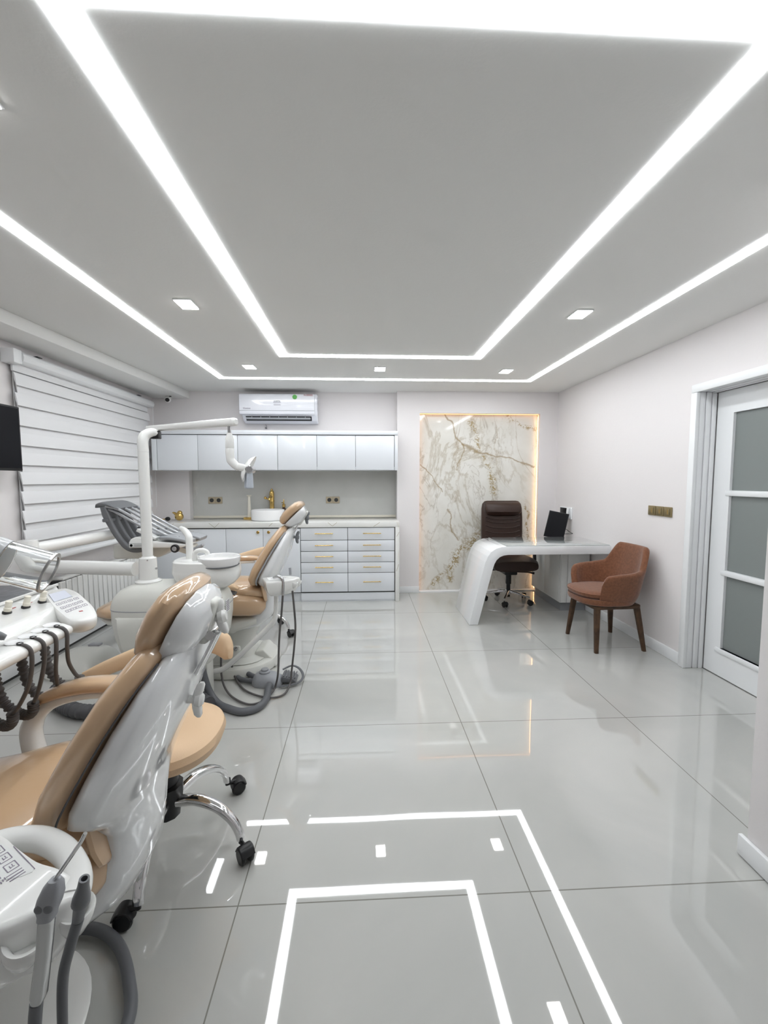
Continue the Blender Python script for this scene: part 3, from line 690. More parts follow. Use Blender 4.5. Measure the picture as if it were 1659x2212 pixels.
# ------------------------------------------------------------------ rust armchair (local +x forward)
t = thing('armchair', 'rust brown fabric tub armchair with dark wooden legs beside the right wall', 'armchair', (2.005, 3.43, 0), PI+math.radians(3))
def tub(bm):
    n = 64; inner, outer = [], []
    NH = 10
    def top(ph):
        a = abs(ph)
        if a < 28: return .805
        if a < 62: s = (a-28)/34; s = s*s*(3-2*s); return .805+(.635-.805)*s
        if a < 112: return .635-.035*(a-62)/50
        s = (a-112)/20; return .60-.17*(1-math.sqrt(max(0, 1-min(1, s)**2)))
    def plan(ph, z, th):
        c, s = math.cos(math.radians(ph)), math.sin(math.radians(ph))
        e = 2/2.9
        g = (z-.36)/.44
        ax, ay = .205+.055*g+(.03*max(0, g-.5)), .235+.05*min(1, g*1.6)
        ax -= th; ay -= th
        x = -ax*abs(c)**e*(1 if c > 0 else -1.05)
        y = ay*abs(s)**e*(1 if s > 0 else -1)
        if c < 0: x *= 1.0
        return V(x+.0, y, z)
    grid_o, grid_i = [], []
    for i in range(n+1):
        ph = -132+264*i/n; T = top(ph)
        co_, ci = [], []
        for k in range(NH+1):
            f = k/NH; z = .362+(T-.362)*f
            rnd = .03*(1-f)**6
            co_.append(plan(ph, z, rnd)); ci.append(plan(ph, z, .052-.012*f+.0*rnd))
        # rounded rim
        m = (co_[-1]+ci[-1])/2+V(0, 0, .016)
        grid_o.append(co_); grid_i.append((ci, m))
    rows = []
    for i in range(n+1):
        co_ = grid_o[i]; ci, m = grid_i[i]
        q1 = co_[-1].lerp(m, .55)+V(0, 0, .006); q2 = ci[-1].lerp(m, .55)+V(0, 0, .006)
        rows.append(co_+[q1, m, q2]+list(reversed(ci)))
    loft(bm, rows, True, True)
bm = new(); tub(bm); obj('shell', bm, M['fabric'], t, ang=60, local=True)
def pad(zs, sx0, sx1, sy, e=2.6):
    return [sring(((sx0+sx1)/2, 0, z), ((sx1-sx0)/2-i, 0, 0), (0, sy-i, 0), 40, e) for z, i in zs]
bm = new(); loft(bm, pad([(.362, .03), (.372, .008), (.395, 0), (.415, .004), (.42, .03)], -.20, .272, .235)); obj('seat_base', bm, M['fabric'], t, local=True)
bm = new(); loft(bm, pad([(.422, .03), (.428, .008), (.442, 0), (.458, .004), (.468, .02), (.474, .07), (.476, .14)], -.19, .278, .222)); obj('seat_cushion', bm, M['fabric'], t, local=True)
bm = new(); tube(bm, [p+V(0, 0, 0) for p in sring((.044, 0, .456), (.232, 0, 0), (0, .220, 0), 40, 2.6)][:]+[sring((.044, 0, .456), (.232, 0, 0), (0, .220, 0), 40, 2.6)[0]], .0045, 6, 2); obj('piping', bm, M['fabric'], t, local=True)
bm = new()
prism(bm, rrect(.40, .40, .05), .338, .361, 'XY', .002); obj('under_frame', bm, M['walnut'], t, local=True)
for sx, sy in ((1, 1), (1, -1), (-1, 1), (-1, -1)):
    bm = new()
    a, b = V(sx*.165, sy*.165, .36), V(sx*.20-.01, sy*.215, .0)
    loft(bm, [sring(a, (.023, 0, 0), (0, .019, 0), 20, 4), sring(a.lerp(b, .5), (.02, 0, 0), (0, .017, 0), 20, 4), sring(b, (.0145, 0, 0), (0, .0135, 0), 20, 4)]); obj('leg', bm, M['walnut'], t, local=True)
# ------------------------------------------------------------------ dental chair (local +x towards the feet, z up, y = patient's left)
def make_dental_chair(loc, label):
    t = thing('dental_chair', label, 'dental chair', loc, PI)
    A = dict(local=True)
    # seat cushion and leg rest
    bm = new()
    S = [(-.385, .50, .09, .022), (-.375, .495, .13, .05), (-.34, .49, .18, .072), (-.28, .50, .21, .09), (-.18, .515, .235, .10), (-.05, .525, .25, .10), (.12, .505, .255, .085), (.3, .48, .245, .07), (.5, .465, .225, .058), (.66, .46, .20, .05), (.74, .458, .165, .042), (.775, .457, .11, .025)]
    loft(bm, [sring((x, 0, z), (0, w, 0), (0, 0, h), 36, 3) for x, z, w, h in S]); s = obj('seat_cushion', bm, M['vinyl'], t, **A)
    # raised thigh bolster at the back of the seat
    bm = new(); loft(bm, [sring((x, 0, z), (0, w, 0), (0, 0, h), 32, 2.6) for x, z, w, h in [(-.40, .555, .09, .01), (-.36, .575, .15, .04), (-.25, .60, .19, .05), (-.1, .61, .20, .042), (.02, .60, .18, .02)]]); obj('seat_wedge', bm, M['vinyl'], s, **A)
    # seat hull
    bm = new(); loft(bm, [sring((x, 0, z), (0, w, 0), (0, 0, h), 32, 3) for x, z, w, h in [(-.34, .40, .09, .015), (-.31, .385, .14, .035), (-.16, .355, .20, .06), (.1, .345, .22, .06), (.4, .37, .20, .045), (.68, .395, .16, .03), (.76, .41, .10, .012)]]); obj('seat_hull', bm, M['offwhite'], t, **A)
    # backrest cushion
    bm = new()
    P = [((-.318, .640), .165, .012), ((-.309, .655), .205, .03), ((-.306, .685), .228, .038), ((-.330, .745), .238, .038), ((-.382, .840), .233, .036), ((-.438, .930), .213, .036), ((-.482, .992), .175, .033), ((-.502, 1.02), .135, .026), ((-.512, 1.035), .08, .012)]
    rings = []
    for i, ((x, z), w, h) in enumerate(P):
        a = P[max(i-1, 0)][0]; b = P[min(i+1, len(P)-1)][0]
        d = V(b[0]-a[0], 0, b[1]-a[1]).normalized(); nn = V(d.z, 0, -d.x)
        rings.append(sring((x, 0, z), (0, w, 0), nn*h, 36, 3.2))
    loft(bm, rings); b = obj('back_cushion', bm, M['vinyl'], t, **A)
    # tongue that tucks into the seat
    bm = new(); ribbon(bm, [(-.352, 0, .70), (-.360, 0, .64), (-.370, 0, .575), (-.377, 0, .53), (-.379, 0, .508)], [.165, .168, .165, .15, .11], [.012, .015, .016, .014, .006], (0, 1, 0)); obj('lumbar_tongue', bm, M['vinyl'], b, **A)
    # moulded back shell with its lower arm; a D shaped section growing towards the ridge
    bm = new()
    Q = [((-.526, 1.016), (-.553, 1.02), .08), ((-.515, 1.000), (-.564, .995), .128), ((-.482, .950), (-.556, .945), .180), ((-.432, .868), (-.536, .865), .212), ((-.380, .775), (-.500, .775), .226), ((-.345, .710), (-.472, .712), .226), ((-.332, .672), (-.456, .676), .216), ((-.330, .652), (-.448, .648), .190), ((-.338, .632), (-.446, .622), .155), ((-.345, .59), (-.443, .575), .125), ((-.345, .53), (-.438, .512), .118), ((-.325, .47), (-.425, .44), .128), ((-.275, .42), (-.39, .375), .135), ((-.20, .385), (-.33, .325), .135), ((-.12, .36), (-.22, .29), .12)]
    rings = []
    for f, g, w in Q:
        c = V((f[0]+g[0])/2, 0, (f[1]+g[1])/2); d = V(g[0]-f[0], 0, g[1]-f[1])/2; ring = []
        for k in range(40):
            th = 2*PI*k/40; ca, sa = math.cos(th), math.sin(th)
            if sa >= 0: y = w*abs(ca)**.8*(1 if ca >= 0 else -1); q = sa**1.25
            else: y = w*abs(ca)**.35*(1 if ca >= 0 else -1); q = -abs(sa)**.5
            ring.append(c+V(0, y, 0)+d*q)
        rings.append(ring)
    loft(bm, rings); sh = obj('back_shell', bm, M['shell'], t, ang=50, **A)
    # grey seam between cushion and shell
    for sgn in (-1, 1):
        bm = new(); tube(bm, [(f[0]-.004, sgn*(w+.002), f[1]-.002) for f, g, w in Q[1:8]], .0055, 8); obj('seam', bm, M['grey_light'], sh, **A)
    # headrest
    ax = V(-.72, 0, .69).normalized(); nn = V(.69, 0, .72)
    bm = new(); loft(bm, [sring(V(-.553, 0, 1.128)+ax*u+nn*.01*(1-(u/.1)**2), (0, w, 0), nn*h, 36, 2.8) for u, w, h in [(-.103, .05, .008), (-.098, .085, .022), (-.075, .115, .032), (-.03, .135, .036), (.03, .14, .036), (.07, .13, .033), (.092, .10, .024), (.10, .06, .01)]]); hc = obj('headrest_cushion', bm, M['vinyl'], t, **A)
    bm = new(); rings = []
    for u, w, h in [(-.098, .05, .008), (-.09, .085, .03), (-.06, .112, .05), (0, .125, .064), (.05, .12, .055), (.078, .095, .035), (.088, .055, .01)]:
        c = V(-.553, 0, 1.128)+ax*u-nn*.03; ring = []
        for k in range(36):
            th = 2*PI*k/36; ca, sa = math.cos(th), math.sin(th)
            ring.append(c+V(0, w*abs(ca)**.7*(1 if ca >= 0 else -1), 0)-nn*(h*max(0, sa) if sa > 0 else .008*sa))
        rings.append(ring)
    loft(bm, rings); hs = obj('headrest_shell', bm, M['shell'], hc, ang=50, **A)
    bm = new(); cyl(bm, (-.60, .075, 1.075), (-.606, .077, 1.069), .007, 12); obj('screw', bm, M['steel'], hs, **A)
    bm = new(); box(bm, (-.640, -.03, 1.035), (-.595, .03, 1.15), .012, 3, rot=Matrix.Rotation(math.radians(-32), 3, 'Y')); obj('tilt_housing', bm, M['offwhite'], hs, **A)
    bm = new()
    for sy in (-.016, .016): ribbon(bm, [(-.545, sy, .955), (-.572, sy, 1.005), (-.60, sy, 1.06)], .011, .005, (0, 1, 0))
    cyl(bm, (-.585, -.03, 1.058), (-.585, .03, 1.058), .012, 16); obj('headrest_post', bm, M['chrome'], t, **A)
    def knob(c, d, name, par):
        c = Vector(c); d = Vector(d).normalized(); q = V(0, 0, 1).rotation_difference(d); bm = new()
        lathe(bm, [(.010, 0), (.010, .016), (.017, .020), (.019, .032), (.012, .040), (.001, .041)], c, d, 20)
        for s in (-1, 1):
            w1 = q @ V(s*.026, 0, 0)
            loft(bm, [sring(c+d*.022+w1*.3, q @ V(0, .011, 0), d*.010, 16, 2.5), sring(c+d*.026+w1*.8, q @ V(0, .012, 0), d*.012, 16, 2.5), sring(c+d*.03+w1*1.45, q @ V(0, .011, 0), d*.010, 16, 2.5), sring(c+d*.032+w1*1.7, q @ V(0, .006, 0), d*.005, 16, 2.5)])
        return obj(name, bm, M['knob_grey'], par, **A)
    if 'knob_grey' not in M: pr('knob_grey', (.19, .20, .21), .35)
    knob((-.628, 0, 1.09), (-1, -.1, -.15), 'adjusting_knob', hs)
    knob((-.556, 0, .95), (-1, -.1, -.1), 'adjusting_knob', sh)
    # far side armrest on its curved support
    bm = new(); ribbon(bm, [(.095, -.30, .68), (.04, -.305, .713), (-.06, -.31, .74), (-.17, -.31, .745), (-.25, -.305, .742)], [.014, .034, .038, .038, .03], [.008, .018, .023, .022, .012], (0, 1, 0), e=2.6); ar = obj('armrest', bm, M['vinyl'], t, **A)
    bm = new(); ribbon(bm, [(-.2, -.305, .718), (-.06, -.305, .712), (.04, -.305, .682), (.09, -.295, .62), (.065, -.27, .54), (0, -.24, .44), (-.05, -.2, .37)], [.02, .024, .026, .03, .032, .03, .03], [.012, .014, .02, .028, .028, .025, .02], (0, 1, 0), e=2.6); obj('armrest_support', bm, M['plastic'], ar, **A)
    # pedestal
    bm = new(); rings = []
    for z, cx, rx, ry in [(.33, -.05, .27, .185), (.29, -.06, .235, .17), (.22, -.10, .16, .14), (.15, -.12, .13, .13), (.10, -.13, .14, .14), (.075, -.12, .22, .2)]:
        rings.append(sring((cx, -.05, z), (rx, 0, 0), (0, ry, 0), 36, 2.6))
    loft(bm, rings); obj('pedestal', bm, M['offwhite'], t, **A)
    return t

far_chair = make_dental_chair((-1.05, 3.1, 0), 'tan dental chair with upright back in front of the white cabinets')
A = dict(local=True)
# floor plate and toe block of the far chair
bm = new()
def plate(bm, cx, cy, rx, ry, h): loft(bm, [sring((cx, cy, z), (rx*k, 0, 0), (0, ry*k, 0), 48, 2.2) for z, k in [(.0, .97), (.01, 1), (h*.6, 1), (h*.9, .96), (h, .88)]])
plate(bm, -.12, -.08, .30, .30, .07)
base_far = obj('floor_plate', bm, M['offwhite'], far_chair, **A)
bm = new(); prism(bm, [(-.42, -.0), (-.405, .05), (-.33, .13), (-.27, .12), (-.25, .03)], -.20, .02, 'XZ', .012, 3); obj('toe_block', bm, M['offwhite'], base_far, **A)
# bracket that carries the assistant's bar
bm = new(); prism(bm, [(.06, .10), (.08, .17), (-.17, .235), (-.215, .235), (-.22, .205), (-.16, .13)], .19, .215, 'XZ', .008); br_ = obj('bar_bracket', bm, M['offwhite'], far_chair, **A)
bm = new(); lathe(bm, [(.014, 0), (.014, .006), (.008, .008), (.001, .008)], (-.19, .2155, .222), (0, 1, 0), 16); obj('screw', bm, M['steel'], br_, **A)
bm = new(); tube(bm, [(.12, .30, .10), (.02, .315, .105), (-.10, .325, .118), (-.18, .325, .16), (-.33, .325, .30), (-.46, .325, .43), (-.485, .325, .50), (-.49, .325, .66)], [.018, .018, .018, .018, .018, .018, .015, .013], 12); obj('tray_bar', bm, M['plastic'], far_chair, **A)
# folded armrest on the near side of the far chair
bm = new(); ribbon(bm, [(-.10, .27, .635), (-.14, .28, .655), (-.20, .28, .66), (-.235, .275, .645)], [.02, .03, .03, .018], [.01, .018, .018, .008], (0, 1, 0)); fa = obj('armrest', bm, M['vinyl_matte'], far_chair, label='small folded tan armrest pad', **A)
bm = new(); ribbon(bm, [(-.12, .275, .62), (-.17, .28, .628), (-.22, .278, .618)], .026, .010, (0, 1, 0)); obj('bracket', bm, M['grey'], fa, **A)

near_chair = copy_tree(far_chair)
near_chair['label'] = 'tan dental chair nearest the camera, seen from behind its white moulded back'
near_chair.location = (-.98, 1.1, 0)
near_seams = []
for c in list(near_chair.children):
    n = c.name.split('.')[0]
    if n in ('floor_plate', 'bar_bracket', 'tray_bar', 'pedestal') or (n == 'armrest' and 'label' in c):
        for g in list(c.children): bpy.data.objects.remove(g)
        bpy.data.objects.remove(c); continue
    c.location.z = -.05
    if n == 'headrest_cushion':              # this headrest is set lower and more upright
        Rm = Matrix.Rotation(math.radians(18), 3, 'Y'); c0, c1 = V(-.553, 0, 1.128), V(-.508, 0, 1.020)
        c.rotation_euler = (0, math.radians(18), 0); c.location = c1-Rm @ c0
    if n == 'headrest_post': c.location = (-.012, 0, -.085)
    if n == 'back_shell':
        for g in c.children:
            if g.name.startswith('seam'): near_seams.append(g)
            if g.name.startswith('adjusting_knob'): g.location = (.030, 0, -.105)
XF[near_chair.name] = Matrix.Translation((-.98, 1.1, 0)) @ Matrix.Rotation(PI, 4, 'Z')
bm = new(); plate(bm, -.02, .16, .27, .27, .022); obj('floor_plate', bm, M['plastic'], near_chair, **A)
bm = new(); loft(bm, [sring((.16, .10, z), (rx, 0, 0), (0, ry, 0), 32, 2.6) for z, rx, ry in [(.0225, .12, .12), (.06, .10, .10), (.2, .10, .09), (.30, .16, .12)]]); obj('pedestal', bm, M['offwhite'], near_chair, **A)
for g in near_seams:                      # on this chair the joint is only a thin dark line
    m2 = g.data.copy(); m2.materials[0] = M['rubber']; g.data = m2
    cz = V(0, 0, 0)
    for v in m2.vertices: v.co = v.co-m2.vertices[v.index].normal*.0035
for c in near_chair.children_recursive:
    if c.name.startswith('adjusting_knob'):
        m2 = c.data.copy(); m2.materials[0] = M['plastic']; c.data = m2
# ------------------------------------------------------------------ far treatment unit: cabinet, cuspidor, lamp, instrument tray
UX, UY = -1.15, 2.58
t = thing('dental_unit', 'white dental unit with spittoon bowl, tall lamp pole and instrument tray by the far chair', 'dental unit', (UX, UY, 0))
bm = new(); rings = []
for z, l, r, hy in [(.275, -1.33, -.92, .11), (.285, -1.35, -.90, .125), (.33, -1.385, -.86, .148), (.45, -1.425, -.815, .16), (.56, -1.442, -.798, .165), (.64, -1.444, -.796, .165), (.69, -1.428, -.815, .158), (.73, -1.39, -.86, .14), (.752, -1.34, -.93, .105), (.76, -1.29, -1.0, .06)]:
    rings.append(sring(((l+r)/2, UY, z), ((r-l)/2, 0, 0), (0, hy, 0), 52, 4.2))
loft(bm, rings); bd = obj('cabinet_body', bm, M['offwhite'], t)
bm = new(); rings = []
for z, hx, d, w in [(.34, .20, 0, .150), (.345, .215, .003, .1505), (.42, .25, .008, .157), (.52, .268, .008, .163), (.585, .268, .006, .1655), (.592, .25, 0, .1655)]:
    rings.append([V(-1.12+hx*s_, UY-w-dd, z) for s_, dd in ((-1, -.02), (-.92, d*.5-.004), (-.5, d), (0, d+.001), (.5, d), (.92, d*.5-.004), (1, -.02))])
loft(bm, rings, closed=True); obj('door_panel', bm, M['offwhite'], bd)
bm = new(); loft(bm, [sring((-1.12, UY, z), (.3245-q, 0, 0), (0, .1655-q, 0), 52, 4.2) for z, q in ((.623, 0), (.6255, -.0012), (.628, 0))]); obj('seam', bm, M['grey_light'], bd)
bm = new(); box(bm, (-.7975, 2.50, .585), (-.7945, 2.57, .66)); no_ = obj('notice', bm, M['label'], bd)
bm = new()
for i in range(6): box(bm, (-.7944, 2.508, .594+i*.0105), (-.7938, 2.562, .599+i*.0105))
obj('print', bm, M['ink'], no_)
bm = new(); box(bm, (-1.36, 2.62, 0), (-.955, 2.735, .30), .012, 2); obj('pedestal', bm, M['offwhite'], t)
bm = new(); lathe(bm, [(.07, 0), (.072, .01), (.05, .02), (.048, .12), (.046, .145), (.034, .15), (.031, .155)], (-1.264, UY, .757), seg=36); pb = obj('pole_socket', bm, M['plastic'], t)
bm = new(); cyl(bm, (-1.219, UY-.01, .84), (-1.209, UY-.01, .84), .006, 10); obj('screw', bm, M['steel'], pb)
bm = new(); cyl(bm, (-1.247, UY-.036, .895), (-1.245, UY-.046, .895), .004, 8); obj('screw', bm, M['steel'], pb)
PX = -1.264
bm = new(); cyl(bm, (PX, UY, .90), (PX, UY, 1.52), .029, 28); obj('lamp_pole', bm, M['plastic'], t)
bm = new(); tube(bm, [(PX, UY, 1.5205), (PX, UY, 1.58), (PX+.008, UY+.01, 1.615), (PX+.035, UY+.03, 1.635), (PX+.06, UY+.05, 1.632)], [.0295, .0295, .029, .026, .022], 20); obj('pole_elbow', bm, M['plastic'], t)
# horizontal lamp beam swinging towards the camera
A0, A1 = V(-1.29, 2.70, 1.665), V(-.645, 2.28, 1.657)
bm = new(); dr = (A1-A0).normalized(); sd = dr.cross(V(0, 0, 1)).normalized()
loft(bm, [sring(A0, sd*.014, V(0, 0, .014), 20, 3), sring(A0+dr*.01, sd*.02, V(0, 0, .018), 20, 3), sring(A1-dr*.012, sd*.022, V(0, 0, .021), 20, 3), sring(A1, sd*.012, V(0, 0, .012), 20, 3)]); bmn = obj('lamp_beam', bm, M['plastic'], t)
bm = new(); box(bm, (PX+.02, UY+.03, 1.60), (PX+.075, UY+.075, 1.646), .006); obj('hinge', bm, M['black'], bmn)
J = A0.lerp(A1, .93)
bm = new(); cyl(bm, J+V(0, 0, -.055), J+V(0, 0, -.018), .009, 14); obj('pivot_pin', bm, M['steel'], t)
arm = thing_arm = None
bm = new(); lathe(bm, [(.013, 0), (.017, -.02), (.021, -.03), (.022, -.075), (.02, -.08), (.022, -.085), (.022, -.11)], J+V(0, 0, -.055), seg=22)
cA = J+V(0, 0, -.165)
tube(bm, [cA+V(0, 0, .002), cA+V(.004, 0, -.03), cA+V(.025, -.002, -.055), cA+V(.045, -.003, -.072)], [.022, .022, .021, .018], 18); dj = obj('drop_joint', bm, M['plastic'], t)
hub = V(-.578, 2.28, 1.412); top = cA+V(.035, -.003, -.063)
bm = new(); d = (hub-top); 
rings = []
for f, w, h in ((0, .018, .016), (.12, .022, .021), (.5, .022, .02), (.85, .019, .017), (1, .012, .012)):
    dn = d.normalized(); s = V(0, 1, 0); n_ = dn.cross(s)
    rings.append(sring(top+d*f, s*w, n_*h, 20, 3))
loft(bm, rings); obj('lamp_arm', bm, M['plastic'], t)
# lamp head: shallow dish facing the patient, hub, two grips
bm = new(); axd = V(.86, .10, -.46).normalized(); dc = hub+V(-.035, .05, .012)
lathe(bm, [(.001, -.016), (.03, -.013), (.055, -.003), (.074, .014), (.076, .018), (.070, .017), (.05, .004), (.001, -.006)], dc, axd, 36); dish = obj('lamp_dish', bm, M['plastic'], t)
bm = new(); cyl(bm, dc+axd*(-.012), dc+axd*.03, .014, 16, .004); obj('lamp_bulb_cover', bm, M['steel'], dish)
bm = new(); cyl(bm, hub+V(0, -.035, 0), hub+V(0, .03, 0), .021, 24, .004); obj('lamp_hub', bm, M['steel'], t)
for k, (dx, dy) in enumerate(((.0, -.02), (-.03, .05))):
    bm = new(); h0 = hub+V(dx, dy, -.008)
    loft(bm, [sring(h0+V(0, 0, z), (w, 0, 0), (0, w*.8, 0), 16, 4) for z, w in ((0, .012), (-.03, .015), (-.085, .017), (-.09, .012))]); obj('grip', bm, M['lamp_grip'] if 'lamp_grip' in M else pr('lamp_grip', (.50, .54, .60), .4), t)
# cuspidor
CXc, CYc = -.935, 2.62
bm = new(); rings = []
for z, rx, ry, dx in [(.715, .085, .07, .03), (.74, .14, .11, .02), (.77, .180, .135, .005), (.815, .192, .142, 0), (.823, .190, .140, 0), (.829, .190, .140, 0), (.878, .184, .135, -.002), (.886, .175, .125, -.003)]:
    rings.append(sring((CXc+dx, CYc, z), (rx, 0, 0), (0, ry, 0), 44, 2.8))
loft(bm, rings)
cs = obj('cuspidor_body', bm, M['plastic'], t)
bm = new(); box(bm, (-1.17, 2.545, .64), (-1.0, 2.665, .735), .02, 3); obj('cuspidor_neck', bm, M['offwhite'], cs)
bm = new(); BX = -.85
lathe(bm, [(.08, .0), (.105, .012), (.118, .04), (.119, .062), (.116, .066), (.112, .063), (.104, .03), (.07, .014), (.001, .01)], (BX, 2.585, .842), seg=44); bl = obj('rinse_bowl', bm, M['ceramic'], cs)
bm = new(); lathe(bm, [(.095, 0), (.112, .008), (.112, .012), (.09, .01)], (BX, 2.585, .846), seg=40); obj('bowl_gasket', bm, M['grey'], cs)
bm = new(); tube(bm, [(-.985, 2.56, .88), (-.985, 2.56, .92), (-.97, 2.56, .942), (-.94, 2.565, .945), (-.92, 2.57, .935), (-.915, 2.572, .92)], .0145, 14); obj('rinse_spout', bm, M['plastic'], cs)
bm = new(); tube(bm, [(-1.045, 2.64, .88), (-1.045, 2.64, .985), (-1.052, 2.65, 1.02), (-1.085, 2.68, 1.048), (-1.12, 2.71, 1.062)], [.021, .021, .021, .019, .014], 16); obj('cup_filler', bm, M['plastic'], cs)
# boom tubes to the instrument tray
bm = new(); cyl(bm, (-1.34, UY+.01, .835), (-2.0, 2.70, .835), .041, 28); obj('boom', bm, M['plastic'], t)
bm = new(); lathe(bm, [(.05, 0), (.054, .01), (.054, .21), (.05, .225), (.001, .226)], (-2.03, 2.70, .77), seg=32); obj('boom_joint', bm, M['plastic'], t)
bm = new(); cyl(bm, (-2.03, 2.74, .935), (-1.90, 3.36, .945), .037, 28); obj('tray_boom', bm, M['plastic'], t)
# tray
TYc = 3.4
bm = new(); box(bm, (-1.93, TYc+.0, .745), (-1.70, TYc+.17, .86), .02, 3); sp = obj('tray_support', bm, M['offwhite'], t)
bm = new(); prism(bm, [(-1.74, .79), (-1.66, .75), (-1.56, .765), (-1.48, .82), (-1.46, .85), (-1.74, .85)], TYc-.02, TYc+.14, 'XZ', .012, 3); obj('support_fairing', bm, M['offwhite'], sp)
bm = new(); prism(bm, [(-1.46, .85), (-1.40, .82), (-1.34, .80), (-1.30, .83), (-1.30, .86)], TYc-.10, TYc+.06, 'XZ', .008, 2); obj('handle_arm', bm, M['offwhite'], sp)
bm = new(); tr_ = [(-1.70, .862), (-1.70, .905), (-1.685, .93), (-1.65, .945), (-1.60, .938), (-1.55, .915), (-1.40, .90), (-1.30, .89), (-1.29, .875), (-1.33, .862)]
prism(bm, tr_, TYc-.20, TYc+.20, 'XZ', .01, 3); ty = obj('tray_body', bm, M['plastic'], t)
bm = new(); prism(bm, rrect(.20, .16, .03, 4, -1.39, TYc+.14), .888, .905, 'XY', .004); cp = obj('keypad', bm, M['plastic'], ty)
bm = new(); prism(bm, rrect(.05, .05, .008, 3, -1.34, TYc+.13), .9052, .9066, 'XY'); obj('keypad_screen', bm, M['grey'], cp)
bm = new(); box(bm, (-1.69, TYc-.2115, .868), (-1.565, TYc-.2003, .902), .001); no_ = obj('notice', bm, M['label'], ty)
bm = new()
for z in (.8705, .8985): box(bm, (-1.687, TYc-.2122, z), (-1.568, TYc-.2116, z+.0018))
lathe(bm, [(.010, 0), (.010, .0008), (.008, .0008), (.008, 0)], (-1.675, TYc-.2116, .885), (0, -1, 0), 16); prism(bm, [(-1.587, .892), (-1.577, .892), (-1.582, .882)], TYc-.2122, TYc-.2116, 'XZ')
for z in (.881, .889): box(bm, (-1.655, TYc-.2122, z-.0012), (-1.60, TYc-.2116, z+.0012))
obj('print', bm, M['ink_dark'], no_)
bm = new(); cyl(bm, (-1.365, TYc-.201, .86), (-1.365, TYc-.225, .86), .03, 24, .004); kn = obj('pivot_knob', bm, M['black'], ty)
bm = new(); cyl(bm, (-1.365, TYc-.2255, .86), (-1.365, TYc-.229, .86), .017, 20, .001); obj('pivot_cap', bm, M['steel'], kn)
bm = new(); ribbon(bm, [(-1.36, TYc-.14, .865), (-1.30, TYc-.17, .862), (-1.24, TYc-.19, .85), (-1.20, TYc-.20, .865), (-1.165, TYc-.21, .885)], [.014, .016, .02, .022, .012], [.008, .010, .013, .015, .007], (.3, .95, 0)); obj('tray_handle', bm, M['grey_light'], ty)
for k, (yo, x0, x1) in enumerate(((-.125, -1.48, -1.275), (.055, -1.46, -1.255))):
    bm = new()
    for j in range(4): ribbon(bm, [(x0-.012*(j % 2), TYc+yo-.055+j*.036, .934), (x0+.07, TYc+yo-.055+j*.036, .932), (x1-.04, TYc+yo-.055+j*.036, .914), (x1, TYc+yo-.055+j*.036, .90)], .0205, .013, (0, 1, 0))
    obj('instrument_mat', bm, M['grey_light'], ty)
# four whip arms: grey ribs arching from under the tray to a hooked crest, hoses running back over the tray
crest = []
for k in range(4):
    y = TYc-.135+k*.09; o_ = -.012*k
    bm = new()
    ribbon(bm, [(-1.905+o_, y, 1.16), (-1.885, y, 1.10), (-1.855, y, 1.03), (-1.81, y, .945), (-1.755, y, .87), (-1.70, y, .84), (-1.63, y, .842), (-1.585, y, .87)], [.012, .016, .017, .017, .018, .018, .016, .01], [.02, .026, .022, .02, .02, .018, .016, .01], (0, 1, 0))
    wp = obj('whip_arm', bm, M['grey'], t)
    bm = new(); tube(bm, [(-1.885, y, 1.165), (-1.80, y, 1.145), (-1.66, y-.005, 1.065), (-1.52, y-.01, .985), (-1.44, y-.012, .945), (-1.36, y-.012, .928)], [.012, .011, .010, .010, .011, .014], 10)
    tube(bm, [(-1.895, y+.02, 1.15), (-1.82, y+.022, 1.115), (-1.68, y+.025, 1.03), (-1.56, y+.02, .965), (-1.47, y+.018, .945)], .010, 10)
    obj('wrapped_hose', bm, M['film'], wp)
bm = new(); 
ribbon(bm, [(-1.965, TYc, 1.155), (-1.945, TYc, 1.178), (-1.90, TYc, 1.185), (-1.85, TYc, 1.172), (-1.79, TYc, 1.145)], [.13, .15, .16, .16, .15], [.006, .012, .016, .014, .008], (0, 1, 0)); obj('whip_crest', bm, M['grey'], t)
bm = new(); box(bm, (-1.90, TYc-.165, 1.05), (-1.86, TYc+.165, 1.075), .006); obj('cross_rail', bm, M['grey'], t)
bm = new(); prism(bm, [(-1.64, 1.005), (-1.51, .935), (-1.515, .92), (-1.65, .985)], TYc-.19, TYc-.10, 'XZ', .003); obj('paper_label', bm, M['label'], t)

